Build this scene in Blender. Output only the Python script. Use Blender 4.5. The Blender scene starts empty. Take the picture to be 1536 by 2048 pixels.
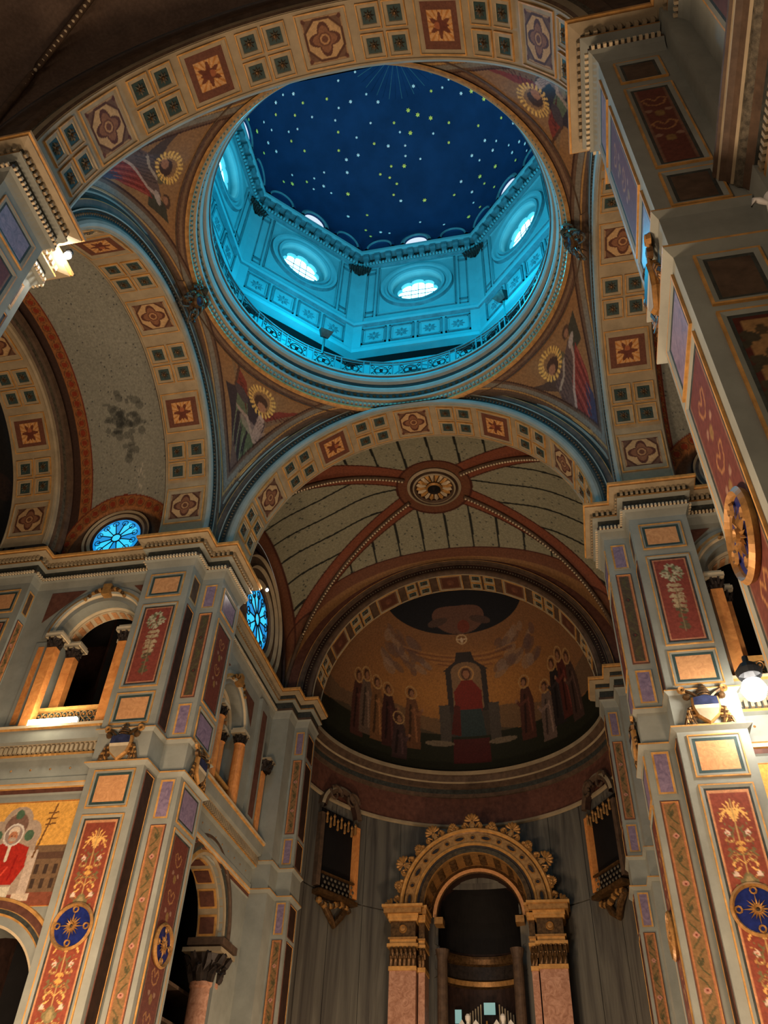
import bpy, math, random
import numpy as np
from mathutils import Vector, Matrix
sc = bpy.context.scene
random.seed(4); rng = np.random.default_rng(4)
C = bpy.context.collection
PI = math.pi
# ------------------------------------------------------------ camera
CP = (3.204, -11.267, -14.468); YAW, PITCH, ROLL, FPX = -0.234, 0.744, 0.05, 1642.49
def cam_axes():
    cy, sy, cp, sp = math.cos(YAW), math.sin(YAW), math.cos(PITCH), math.sin(PITCH)
    f = Vector((sy*cp, cy*cp, sp)); r = Vector((cy, -sy, 0)); u = r.cross(f)
    cr, sr = math.cos(ROLL), math.sin(ROLL)
    return cr*r+sr*u, -sr*r+cr*u, f
_r, _u, _f = cam_axes()
cd = bpy.data.cameras.new('camera'); cam = bpy.data.objects.new('camera', cd); C.objects.link(cam)
cam.matrix_world = Matrix(((_r.x, _u.x, -_f.x, CP[0]), (_r.y, _u.y, -_f.y, CP[1]), (_r.z, _u.z, -_f.z, CP[2]), (0, 0, 0, 1)))
cd.sensor_fit = 'HORIZONTAL'; cd.sensor_width = 36; cd.lens = FPX/1536*36; cd.clip_end = 200; cd.clip_start = .05
sc.camera = cam
# ------------------------------------------------------------ world, exposure, unseen warm fill lights
w = bpy.data.worlds.new('world'); sc.world = w; w.use_nodes = True
w.node_tree.nodes['Background'].inputs[0].default_value = (1.0, .82, .66, 1); w.node_tree.nodes['Background'].inputs[1].default_value = .085
sc.view_settings.view_transform = 'Standard'; sc.view_settings.look = 'None'; sc.view_settings.gamma = 1
sc.view_settings.use_curve_mapping = False; sc.view_settings.exposure = 0.75
def lamp(name, loc, power, col, rad=.3, spot=None, aim=None, blend=.6):
    l = bpy.data.lights.new(name, 'SPOT' if spot else 'POINT'); l.energy = power; l.color = col; l.shadow_soft_size = rad
    o = bpy.data.objects.new(name, l); C.objects.link(o); o.location = loc
    if spot:
        l.spot_size = math.radians(spot); l.spot_blend = blend
        o.rotation_euler = (Vector(aim)-Vector(loc)).to_track_quat('-Z', 'Y').to_euler()
    return o
WARM = (1, .71, .47); WHITE = (1, .86, .72); CYAN = (.0, .50, .84)
lamp('nave_fill', (-1.6, -3.2, -12.6), 1500, WARM, .9)  # added fill without a fixture, supplies the warm light from below
lamp('transept_fill', (-5.2, -.5, -12.4), 900, WARM, .5)  # unseen fill added for the left transept
lamp('east_transept_fill', (6.2, -.5, -12.4), 600, WARM, .6)  # added counterpart that brightens the right transept, no fixture
lamp('chancel_fill', (0, 10.5, -12.8), 820, WARM, .6)  # unseen fill added to lift the chancel and apse
lamp('nave_rear_fill', (-1, -13, -11), 430, (1, .74, .56), 1.0)  # indoor fill added behind the camera for nave faces and vault

# ------------------------------------------------------------ materials
MATS = {}
def lin(c): return tuple((x/12.92 if x <= .04045 else ((x+.055)/1.055)**2.4) for x in c)
def mat(name, rgb, rough=.65, var=.14, scale=3., metal=0., bump=0., kind='noise', rgb2=None, emit=None, spec=.25):
    if name in MATS: return MATS[name]
    m = bpy.data.materials.new(name); m.use_nodes = True; MATS[name] = m
    nt = m.node_tree; N = nt.nodes; L = nt.links; b = N['Principled BSDF']
    b.inputs['Roughness'].default_value = rough; b.inputs['Metallic'].default_value = metal
    b.inputs['Specular IOR Level'].default_value = spec
    if emit:
        b.inputs['Base Color'].default_value = (.1, .1, .1, 1)
        b.inputs['Emission Color'].default_value = (*emit[0], 1); b.inputs['Emission Strength'].default_value = emit[1]; return m
    tc = N.new('ShaderNodeTexCoord'); nz = N.new('ShaderNodeTexNoise'); nz.inputs['Scale'].default_value = scale; nz.inputs['Detail'].default_value = 6
    nz.inputs['Roughness'].default_value = .65
    mp = N.new('ShaderNodeMapping'); L.new(tc.outputs['Object'], mp.inputs[0]); L.new(mp.outputs[0], nz.inputs[0])
    if kind == 'vein': mp.inputs['Scale'].default_value = (1.6, 1.6, .12); nz.inputs['Distortion'].default_value = .8
    if kind == 'marble': nz.inputs['Distortion'].default_value = 2.2
    cr = N.new('ShaderNodeValToRGB'); L.new(nz.outputs[0], cr.inputs[0])
    a = lin(rgb); c2 = lin(rgb2) if rgb2 else tuple(x*(1-var*2) for x in a); c1 = a if rgb2 else tuple(min(1, x*(1+var)) for x in a)
    cr.color_ramp.elements[0].position = .33; cr.color_ramp.elements[1].position = .68
    cr.color_ramp.elements[0].color = (*c2, 1); cr.color_ramp.elements[1].color = (*c1, 1)
    L.new(cr.outputs[0], b.inputs['Base Color'])
    if bump:
        bp = N.new('ShaderNodeBump'); bp.inputs['Strength'].default_value = bump; bp.inputs['Distance'].default_value = .02
        n2 = N.new('ShaderNodeTexNoise'); n2.inputs['Scale'].default_value = scale*6; L.new(tc.outputs['Object'], n2.inputs[0])
        L.new(n2.outputs[0], bp.inputs['Height']); L.new(bp.outputs[0], b.inputs['Normal'])
    return m
mat('blue_grey', (.54, .55, .51), .6, .1, 1.2)
mat('stone_tan', (.60, .54, .43), .6, .12, 2)
mat('cream', (.78, .71, .58), .6, .1, 2)
mat('gilt', (.64, .47, .26), .45, .2, 8, .25)
mat('gold_paint', (.74, .55, .30), .5, .18, 5)
mat('teal', (.20, .27, .26), .6, .15, 6)
mat('dark_frieze', (.23, .24, .22), .6, .25, 9)
mat('tan_marble', (.83, .62, .42), .4, .12, 5, kind='marble', rgb2=(.70, .50, .33))
mat('lilac_marble', (.55, .48, .56), .4, .12, 5, kind='marble', rgb2=(.40, .35, .44))
mat('pink_marble', (.74, .57, .47), .35, .1, 4, kind='marble', rgb2=(.55, .38, .29))
mat('orange_marble', (.88, .60, .33), .35, .1, 3, kind='marble', rgb2=(.74, .46, .24))
mat('grey_marble', (.43, .42, .38), .45, .1, 1.3, kind='vein', rgb2=(.24, .23, .22))
mat('brown_red', (.38, .24, .19), .6, .18, 6)
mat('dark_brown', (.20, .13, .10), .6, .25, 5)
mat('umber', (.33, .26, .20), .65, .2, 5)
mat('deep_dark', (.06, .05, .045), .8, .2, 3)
mat('bronze', (.38, .28, .17), .4, .3, 10, .5)
mat('carved', (.36, .33, .27), .6, .35, 14, bump=.5)
mat('dome_blue', (.09, .19, .30), .75, .12, .8, spec=.05)
mat('drum_plaster', (.38, .58, .58), .7, .06, 1.2)
mat('drum_trim', (.27, .42, .43), .7, .15, 4)
mat('bronze_dark', (.18, .15, .13), .5, .3, 8)
mat('white', (.86, .84, .80), .6, .05, 4)
mat('shield_blue', (.17, .19, .29), .4, .2, 8)
mat('medal_blue', (.09, .14, .38), .4, .2, 8)
mat('iron', (.12, .12, .12), .5, .2, 8)
mat('lamp_glow', (1, 1, 1), emit=((1, .93, .85), 55))
mat('bar_glow', (1, 1, 1), emit=((1, .88, .66), 16))
mat('window_glow', (1, 1, 1), emit=((.75, 2.2, 2.9), 1.5))
mat('lunette_glow', (1, 1, 1), emit=((.42, .48, .62), 1.0))
mat('rose_blue', (1, 1, 1), emit=((.0, .16, .40), 1.0))
mat('rose_pale', (1, 1, 1), emit=((.02, .40, .68), 1.0))
mat('altar_glass', (1, 1, 1), emit=((.20, .38, .34), .55))
def paintmat():
    m = bpy.data.materials.new('paint'); m.use_nodes = True; nt = m.node_tree; N = nt.nodes; L = nt.links; b = N['Principled BSDF']
    at = N.new('ShaderNodeAttribute'); at.attribute_name = 'Col'; nz = N.new('ShaderNodeTexNoise'); nz.inputs['Scale'].default_value = 14; nz.inputs['Detail'].default_value = 8
    tc = N.new('ShaderNodeTexCoord'); L.new(tc.outputs['Object'], nz.inputs[0])
    mr = N.new('ShaderNodeMapRange'); mr.inputs[1].default_value = .3; mr.inputs[2].default_value = .7; mr.inputs[3].default_value = .78; mr.inputs[4].default_value = 1.12; L.new(nz.outputs[0], mr.inputs[0])
    mx = N.new('ShaderNodeVectorMath'); mx.operation = 'SCALE'; L.new(at.outputs['Color'], mx.inputs[0]); L.new(mr.outputs[0], mx.inputs['Scale'])
    L.new(mx.outputs[0], b.inputs['Base Color']); b.inputs['Roughness'].default_value = .62; b.inputs['Specular IOR Level'].default_value = .2
    MATS['paint'] = m
paintmat()

# ------------------------------------------------------------ object helpers
def tagp(o, label=None, cat=None, group=None, kind=None):
    for k, v in (('label', label), ('category', cat), ('group', group), ('kind', kind)):
        if v: o[k] = v
    return o
def thing(name, label, cat, loc=(0, 0, 0), group=None, scale=(1, 1, 1), parent=None):
    o = bpy.data.objects.new(name, None); C.objects.link(o); o.location = loc; o.scale = scale; o.empty_display_size = .2
    return tagp(o, label, cat, group)
class MB:
    def __init__(s): s.v = []; s.f = []; s.m = []; s.mats = []; s.n = 0
    def mi(s, m):
        if m not in s.mats: s.mats.append(m)
        return s.mats.index(m)
    def add(s, V, F, m):
        V = [tuple(p) for p in V]; k = s.n; s.v += V; s.n += len(V); i = s.mi(m)
        for f in F: s.f.append(tuple(a+k for a in f)); s.m.append(i)
        return s
    def box(s, a, b, m):
        x0, y0, z0 = a; x1, y1, z1 = b
        V = [(x0, y0, z0), (x1, y0, z0), (x1, y1, z0), (x0, y1, z0), (x0, y0, z1), (x1, y0, z1), (x1, y1, z1), (x0, y1, z1)]
        return s.add(V, [(0, 3, 2, 1), (4, 5, 6, 7), (0, 1, 5, 4), (1, 2, 6, 5), (2, 3, 7, 6), (3, 0, 4, 7)], m)
    def obox(s, c, A, B, D, m):
        c, A, B, D = map(Vector, (c, A, B, D)); V = []
        for k in (-1, 1):
            for i, j in ((-1, -1), (1, -1), (1, 1), (-1, 1)): V.append(c+A*i+B*j+D*k)
        return s.add(V, [(0, 3, 2, 1), (4, 5, 6, 7), (0, 1, 5, 4), (1, 2, 6, 5), (2, 3, 7, 6), (3, 0, 4, 7)], m)
    def grid(s, P, m, wrap=False):      # P[i][j]
        a, b = len(P), len(P[0]); V = [q for r in P for q in r]; F = []
        for i in range(a-1):
            for j in range(b-(0 if wrap else 1)):
                F.append((i*b+j, i*b+(j+1) % b, (i+1)*b+(j+1) % b, (i+1)*b+j))
        return s.add(V, F, m)
    def prism(s, poly, z0, z1, m):
        n = len(poly); V = [(x, y, z0) for x, y in poly]+[(x, y, z1) for x, y in poly]
        return s.add(V, [tuple(range(n))[::-1], tuple(range(n, 2*n))]+[(i, (i+1) % n, n+(i+1) % n, n+i) for i in range(n)], m)
    def rev(s, Cc, A, B, Nn, prof, a0, a1, n, mats, fn=None):     # prof [(r,h)], mats per segment
        Cc, A, B, Nn = map(Vector, (Cc, A, B, Nn)); full = abs(a1-a0) > 2*PI-1e-4
        T = [a0+(a1-a0)*i/n for i in range(n if full else n+1)]
        for k in range(len(prof)-1):
            mt = mats[k] if isinstance(mats, (list, tuple)) else mats
            if mt is None: continue
            R = []
            for r, h in (prof[k], prof[k+1]):
                row = [Cc+(A*math.cos(t)+B*math.sin(t))*r+Nn*h for t in T]
                if fn: row = [fn(q) for q in row]
                R.append(row)
            s.grid(R, mt, wrap=full)
        return s
    def tube(s, pts, r, m, n=6, closed=False):
        pts = [Vector(p) for p in pts]; rows = []
        for i, p in enumerate(pts):
            if closed: d = pts[(i+1) % len(pts)]-pts[i-1]
            else: d = pts[min(i+1, len(pts)-1)]-pts[max(i-1, 0)]
            d.normalize(); a = d.cross(Vector((0, 0, 1)) if abs(d.z) < .9 else Vector((1, 0, 0))).normalized(); b = d.cross(a)
            rr = r[i] if isinstance(r, (list, tuple)) else r
            rows.append([p+(a*math.cos(2*PI*j/n)+b*math.sin(2*PI*j/n))*rr for j in range(n)])
        if closed: rows.append(rows[0])
        return s.grid(rows, m, wrap=True)
    def sweep(s, path, prof, mats, closed=False, side=1):        # plan path (x,y); prof [(out,z)]; out to the right * side
        n = len(path); nor = []
        for i in range(n if closed else n-1):
            a, b = path[i], path[(i+1) % n]; dx, dy = b[0]-a[0], b[1]-a[1]; l = math.hypot(dx, dy); nor.append((dy/l*side, -dx/l*side))
        mit = []
        for i in range(n):
            n0 = nor[i-1] if (i > 0 or closed) else nor[0]; n1 = nor[i % len(nor)] if (i < n-1 or closed) else nor[-1]
            k = 1+n0[0]*n1[0]+n0[1]*n1[1]; mit.append(((n0[0]+n1[0])/max(k, .2), (n0[1]+n1[1])/max(k, .2)))
        for k in range(len(prof)-1):
            mt = mats[k] if isinstance(mats, (list, tuple)) else mats
            if mt is None: continue
            R = [[(path[i][0]+mit[i][0]*o, path[i][1]+mit[i][1]*o, z) for i in range(n)] for o, z in (prof[k], prof[k+1])]
            if closed: R = [r+[r[0]] for r in R]
            s.grid(R, mt)
        return s
    def build(s, name, parent=None, smooth=False, **kw):
        me = bpy.data.meshes.new(name); me.from_pydata([tuple(p) for p in s.v], [], s.f)
        for m in s.mats: me.materials.append(MATS[m])
        me.polygons.foreach_set('material_index', s.m)
        if smooth: me.polygons.foreach_set('use_smooth', [True]*len(s.f))
        me.update(); o = bpy.data.objects.new(name, me); C.objects.link(o)
        if parent: o.parent = parent
        return tagp(o, **kw)
def copy_to(src, parent, M=None):
    c = src.copy(); C.objects.link(c); c.parent = parent
    if M is not None: c.matrix_local = M
    for ch in src.children: copy_to(ch, c, ch.matrix_local.copy())
    return c
def dup_thing(src, label, **kw):
    c = src.copy(); C.objects.link(c)
    for ch in src.children: copy_to(ch, c, ch.matrix_local.copy())
    c['label'] = label
    for k, v in kw.items(): setattr(c, k, v)
    return c

# ------------------------------------------------------------ painting engine (murals laid out as flat artwork in surface coordinates)
def srgb2lin(c): c = np.clip(c, 0, 1); return np.where(c <= .04045, c/12.92, ((c+.055)/1.055)**2.4)
class PT:
    def __init__(s, X, Y, base): s.x = X; s.y = Y; s.c = np.ones(X.shape+(3,))*np.array(base)
    def put(s, M, col, a=1.):
        M = np.clip(M, 0, 1)[..., None]*a; s.c = s.c*(1-M)+np.array(col)*M; return s
    def ell(s, cx, cy, rx, ry, col, rot=0, a=1.):
        c, n = math.cos(rot), math.sin(rot); dx, dy = s.x-cx, s.y-cy; u, v = (dx*c+dy*n)/rx, (-dx*n+dy*c)/ry
        return s.put((u*u+v*v < 1)*1., col, a)
    def ring(s, cx, cy, r, w, col, dash=0):
        d = np.hypot(s.x-cx, s.y-cy); M = (abs(d-r) < w)*1.
        if dash: M = M*(np.sin(np.arctan2(s.y-cy, s.x-cx)*dash) > -.1)
        return s.put(M, col)
    def poly(s, P, col, a=1.):
        M = np.zeros(s.x.shape, bool); n = len(P)
        for i in range(n):
            x0, y0 = P[i]; x1, y1 = P[(i+1) % n]
            if y0 == y1: continue
            M ^= ((y0 > s.y) != (y1 > s.y)) & (s.x < (x1-x0)*(s.y-y0)/(y1-y0)+x0)
        return s.put(M*1., col, a)
    def line(s, P, w, col, a=1.):
        D = np.full(s.x.shape, 1e9)
        for (x0, y0), (x1, y1) in zip(P[:-1], P[1:]):
            dx, dy = x1-x0, y1-y0; t = np.clip(((s.x-x0)*dx+(s.y-y0)*dy)/(dx*dx+dy*dy+1e-12), 0, 1)
            D = np.minimum(D, np.hypot(s.x-x0-t*dx, s.y-y0-t*dy))
        return s.put((D < w)*1., col, a)
    def rect(s, x0, y0, x1, y1, col, a=1.): return s.put(((s.x > x0) & (s.x < x1) & (s.y > y0) & (s.y < y1))*1., col, a)
    def border(s, x0, y0, x1, y1, w, col):
        return s.put((((s.x > x0) & (s.x < x1) & (s.y > y0) & (s.y < y1)) & ~((s.x > x0+w) & (s.x < x1-w) & (s.y > y0+w) & (s.y < y1-w)))*1., col)
    def speck(s, amp, seed=1):
        r = np.random.default_rng(seed); s.c = s.c*(1+amp*(r.random(s.x.shape)[..., None]-.5)); return s
def painted(name, G, col, parent=None, **kw):       # G (a,b,3) positions; col (a,b,3)
    a, b = G.shape[:2]; idx = np.arange(a*b).reshape(a, b)
    F = np.stack([idx[:-1, :-1], idx[:-1, 1:], idx[1:, 1:], idx[1:, :-1]], -1).reshape(-1, 4)
    me = bpy.data.meshes.new(name); me.vertices.add(a*b); me.vertices.foreach_set('co', G.reshape(-1).astype(np.float32))
    me.loops.add(F.size); me.loops.foreach_set('vertex_index', F.reshape(-1).astype(np.int32)); me.polygons.add(len(F))
    me.polygons.foreach_set('loop_start', np.arange(0, F.size, 4, dtype=np.int32)); me.polygons.foreach_set('loop_total', np.full(len(F), 4, np.int32))
    at = me.color_attributes.new('Col', 'FLOAT_COLOR', 'POINT'); cc = np.ones((a*b, 4), np.float32); cc[:, :3] = srgb2lin(col).reshape(-1, 3)
    at.data.foreach_set('color', cc.reshape(-1)); me.materials.append(MATS['paint']); me.polygons.foreach_set('use_smooth', [True]*len(F))
    me.update(calc_edges=True); me.validate(); o = bpy.data.objects.new(name, me); C.objects.link(o)
    if parent: o.parent = parent
    return tagp(o, **kw)
def flat_painting(name, O, U, W, H, fn, res, parent=None, V=(0, 0, 1), **kw):    # origin lower centre
    nu, nv = max(6, int(W/res)), max(6, int(H/res)); X, Y = np.meshgrid(np.linspace(-W/2, W/2, nu), np.linspace(0, H, nv))
    G = np.array(O)+X[..., None]*np.array(U)+Y[..., None]*np.array(V)
    return painted(name, G, fn(X, Y, W, H), parent, **kw)

# ---- painted ornament
GOLD = (.86, .66, .36); RED = (.50, .22, .16); FLW = (.80, .70, .62)
def p_red_long(X, Y, W, H, bg=(.50, .24, .17), top=True):
    p = PT(np.abs(X), Y, bg); p.border(-1, -1, W/2+.01, H+1, .0, GOLD)
    s = p
    s.put((s.x > W/2-.045)*1., (.74, .52, .36)); s.put((Y > H-.045)*1., (.74, .52, .36)); s.put((Y < .045)*1., (.74, .52, .36))
    green = (.42, .38, .24); y = H-.18
    while y > .5:
        for k in range(5):      # palmette
            a = .25+k*.32; s.line([(0, y-.42), (.10*math.sin(a)*1.2, y-.2), (.24*math.sin(a)*1.05, y-.42+.40*math.cos(a))], .014, GOLD)
        s.line([(0, y), (0, y-1.9)], .016, (.70, .56, .34))
        s.ell(.17, y-.62, .055, .05, FLW); s.ell(.17, y-.62, .02, .02, (.7, .4, .3)); s.ell(.09, y-.52, .05, .016, green, .8)
        s.ell(.2, y-.9, .035, .03, green, .3); s.ell(0, y-.85, .085, .10, (.78, .58, .30)); s.ell(0, y-.98, .12, .03, (.66, .48, .26)); s.ell(.05, y-.84, .03, .03, bg)
        s.line([(0, y-1.15), (.1, y-1.05), (.2, y-1.15), (.17, y-1.27), (.1, y-1.22)], .013, GOLD)
        s.ell(.2, y-1.32, .05, .045, FLW); s.ell(.11, y-1.45, .035, .06, green, .4); s.ell(0, y-1.45, .11, .14, (.46, .42, .28)); s.ell(0, y-1.45, .06, .09, (.58, .50, .34))
        s.line([(0, y-1.62), (.15, y-1.68), (.22, y-1.78)], .016, GOLD)
        for q in range(7): s.ell(.07+.15*((q*37) % 10)/10, y-.35-.2*q, .012, .012, (.85, .7, .45))
        for q in range(26):
            a = q*1.7; s.ell(.16+.09*math.cos(a), y-.25-.07*q, .022, .012, [(.46, .42, .26), (.72, .52, .30), (.38, .30, .20)][q % 3], a)
        for z_ in (.72, 1.05, 1.62): s.ring(.15, y-z_, .055, .011, (.62, .48, .28))
        s.line([(.02, y-.5), (.12, y-.68), (.24, y-.62)], .01, green); s.line([(.02, y-1.0), (.14, y-.92), (.25, y-1.02)], .01, green); s.line([(.02, y-1.3), (.12, y-1.42), (.25, y-1.36)], .01, green)
        y -= 1.95
    return s.speck(.1).c
def p_red_vase(X, Y, W, H):
    p = PT(X, Y, (.50, .24, .19)); p.border(-W/2, 0, W/2, H, .03, (.72, .52, .38)); r = np.random.default_rng(3)
    for i in range(90):
        a = r.random()*6.28; d = r.random()**.5; p.ell(.24*d*math.cos(a)*W/.75, H*.82+.26*d*math.sin(a), .034, .026, [(.72, .68, .56), (.62, .60, .48), (.42, .42, .30)][i % 3], a)
    for i in range(60): s_ = r.random(); p.ell((.22-.10*s_)*(2*r.random()-1), H*(.66-.34*s_), .03, .02, [(.66, .58, .44), (.50, .46, .34), (.74, .66, .52), (.56, .40, .30)][i % 4], r.random()*3)
    for z, wd in ((.66, .13), (.60, .17), (.52, .14), (.46, .11), (.40, .10)):
        p.ell(0, H*z, wd, .05, (.66, .58, .44)); p.ell(.1, H*z+.03, .04, .03, (.72, .64, .5)); p.ell(-.1, H*z-.02, .04, .03, (.6, .5, .38))
    for i in range(16): p.ell(.16*(r.random()-.5), H*(.12+.25*r.random()), .05, .035, (.36, .32, .22), r.random()*3)
    p.ell(0, H*.15, .14, .05, (.36, .32, .22)); p.line([(0, H*.1), (0, H*.6)], .012, (.5, .42, .3))
    return p.speck(.1).c
def p_strip(X, Y, W, H, bg=(.50, .38, .24), fl=(.70, .50, .42)):
    p = PT(X, Y, bg); p.put((np.abs(X) > W/2-.03)*1., (.66, .42, .28)); p.put((Y > H-.03)*1., (.66, .42, .28)); p.put((Y < .03)*1., (.66, .42, .28))
    n = max(2, int(H/.42))
    for i in range(n):
        y = (i+.5)*H/n; s = 1 if i % 2 else -1
        p.line([(s*.08*W/.3, y-.2), (0, y-.12), (-s*.07, y), (0, y+.12), (s*.08, y+.2)], .013, (.32, .30, .18))
        if i % 2: p.ell(0, y, .055, .05, fl); p.ell(0, y, .02, .02, (.45, .2, .15))
        else: p.ell(0, y, .03, .08, (.30, .28, .18), .5); p.ell(.04, y+.05, .03, .04, (.34, .30, .18))
    return p.speck(.12).c
def p_strip_dark(X, Y, W, H): return p_strip(X, Y, W, H, (.30, .25, .18), (.22, .17, .13))
def p_circles(X, Y, W, H):
    p = PT(X, Y, (.38, .31, .20)); p.put((np.abs(X) > W/2-.03)*1., (.66, .48, .28)); n = max(2, int(H/.3))
    for i in range(n): y = (i+.5)*H/n; p.ring(0, y, .09, .012, (.24, .20, .14)); p.ell(0, y, .04, .04, (.48, .32, .24))
    return p.speck(.12).c
def p_medal(X, Y, W, H):        # octagon with eight-petalled flower
    y = Y-H/2; p = PT(X, y, (.40, .29, .22)); p.put((np.maximum(abs(X), abs(y)) > W/2-.04)*1., (.60, .48, .34))
    o = np.maximum(np.maximum(abs(X), abs(y)), (abs(X)+abs(y))*.7071); p.put((o < .40)*1., (.70, .57, .40)); p.put((abs(o-.41) < .02)*1., (.32, .2, .14))
    a = np.arctan2(y, X); r = np.hypot(X, y); p.put((r < .20+.15*np.abs(np.cos(2*a))**1.5)*1., (.34, .20, .15)); p.put((r < .17+.10*np.abs(np.cos(2*a))**1.5)*1., (.50, .34, .24)); p.put((r < .14)*1., (.40, .25, .18)); p.put((abs(r-.09) < .018)*1., (.66, .5, .34))
    for sx in (-1, 1):
        for sy in (-1, 1): p.ell(sx*.40, sy*.40, .05, .05, (.34, .2, .15))
    return p.speck(.12).c
def p_seraph(X, Y, W, H):
    y = Y-H/2; p = PT(X, y, (.40, .25, .19)); m = np.maximum(abs(X), abs(y)); p.put((m < .30)*1., (.76, .58, .38))
    a = np.arctan2(y, X); r = np.hypot(X, y); p.put(((m < .30) & (np.sin(a*16) > .5) & (r > .12))*1., (.68, .45, .22))
    st = np.abs(np.cos(a*3)); p.put((r < .12+.15*st**3)*1., (.40, .22, .15)); p.ell(0, .07, .07, .08, (.58, .34, .22)); p.poly([(-.13, .02), (.13, .02), (0, -.22)], (.38, .2, .15))
    return p.speck(.12).c
def p_plain(X, Y, W, H):
    y = Y-H/2; p = PT(X, y, (.34, .21, .16)); p.put((np.maximum(abs(X), abs(y)) > W/2-.08)*1., (.42, .30, .22)); p.ell(0, 0, .16, .2, (.40, .26, .2)); p.ell(.04, .1, .07, .08, (.46, .3, .22)); return p.speck(.15).c

# ------------------------------------------------------------ dimensions
AX, AY, GX, GY, DX, DY = 5.0, 4.27, .60, .66, 1.32, 1.34
BX, BY = AX+GX, AY+GY          # 5.60, 4.93
PX, PY = BX+DX, BY+DY          # 6.92, 6.27
SZ = .26                       # springing of the great arches
ZB = -16.1

# ------------------------------------------------------------ floor and shell
def slab(name, a, b, m, **kw): return MB().box(a, b, m).build(name, kind='structure', **kw)
slab('floor', (-20, -24, ZB-.2), (20, 24, ZB), 'umber')

# entablature profile (projection, height) and its bands
EP = [(.0, .26), (.39, .02), (.39, -.05), (.355, -.07), (.355, -.11), (.17, -.15), (.17, -.30), (.20, -.30), (.20, -.35), (.07, -.37), (.07, -.60), (.12, -.61), (.12, -.69), (.07, -.74), (.0, -.93)]
EM = ['stone_tan', 'gold_paint', 'gold_paint', 'gilt', 'stone_tan', 'dark_frieze', 'stone_tan', 'gilt', 'blue_grey', 'dark_frieze', 'blue_grey', 'umber', 'blue_grey', 'blue_grey']
def dentils(mb, path, side, out, z0, z1, step, size, m, skip=.03):
    for a, b in zip(path[:-1], path[1:]):
        dx, dy = b[0]-a[0], b[1]-a[1]; l = math.hypot(dx, dy); ux, uy = dx/l, dy/l; nx, ny = uy*side, -ux*side; n = max(1, int((l+2*out*0-2*skip)/step))
        for i in range(n):
            t = skip+(l-2*skip)*(i+.5)/n; c = (a[0]+ux*t+nx*out, a[1]+uy*t+ny*out, (z0+z1)/2)
            mb.obox(c, (ux*size/2, uy*size/2, 0), (nx*.035, ny*.035, 0), (0, 0, (z1-z0)/2), m)
def off(path, side, d):
    mb = MB(); mb.sweep(path, [(d, 0), (d, 1)], 'cream', side=side); n = len(path); return [mb.v[i][:2] for i in range(n)]
def entablature(parent, path, side, dz=0., ep=EP, em=EM, name='cornice', dent=True):
    MB().sweep(path, [(o, z+dz) for o, z in ep], em, side=side).build(name, parent)
    if dent:
        d = MB(); p2 = off(path, side, .17); dentils(d, p2, side, .035, dz-.28, dz-.16, .115, .062, 'stone_tan')
        p3 = off(path, side, .12); dentils(d, p3, side, .02, dz-.69, dz-.62, .085, .045, 'cream'); d.build('dentil_course', parent, kind='stuff')

FR_TAN = [(0, .028, 0, .03, 'gold_paint'), (.028, .028, .03, .012, 'gold_paint'), (.028, .075, .012, .012, 'blue_grey'), (.075, .135, .012, .006, 'teal')]
FR_RED = [(0, .028, 0, .03, 'gold_paint'), (.028, .08, .03, .012, 'blue_grey'), (.08, .12, .012, .006, 'dark_frieze')]
FR_LIL = [(0, .012, 0, .02, 'blue_grey'), (.012, .055, .02, .012, 'gold_paint')]
FR_STR = [(0, .02, 0, .02, 'brown_red'), (.02, .03, .02, .006, 'gold_paint')]
def panel(parent, O, U, N, s0, s1, z0, z1, frames, field, name='panel', fld='painted_field', res=.022):
    O, U, N = map(Vector, (O, U, N)); Z = Vector((0, 0, 1)); mb = MB()
    def rect(i, h): return [O+U*a+Z*b+N*h for a, b in ((s0+i, z0+i), (s1-i, z0+i), (s1-i, z1-i), (s0+i, z1-i))]
    last = (0, 0)
    for i0, i1, h0, h1, m in frames:
        a, b, c = rect(i0, h0), rect(i0, h1 if i0 != i1 else h0), rect(i1, h1)
        if i0 == 0: mb.add(rect(0, 0)+rect(0, h0 if h0 > 0 else h1), [(k, (k+1) % 4, 4+(k+1) % 4, 4+k) for k in range(4)], m)
        a = rect(i0, h0) if not (h0 == 0 and i0 == 0) else rect(0, h1)
        mb.add(a+c, [(k, (k+1) % 4, 4+(k+1) % 4, 4+k) for k in range(4)], m); last = (i1, h1)
    i, h = last; W, H = s1-s0-2*i, z1-z0-2*i
    if isinstance(field, str): mb.add(rect(i, h), [(0, 1, 2, 3)], field)
    o = mb.build(name, parent)
    if not isinstance(field, str):
        c = O+U*((s0+s1)/2)+Z*(z0+i)+N*(h+.001); flat_painting(fld, tuple(c), tuple(U), W, H, field, res, o)
    return o

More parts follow.
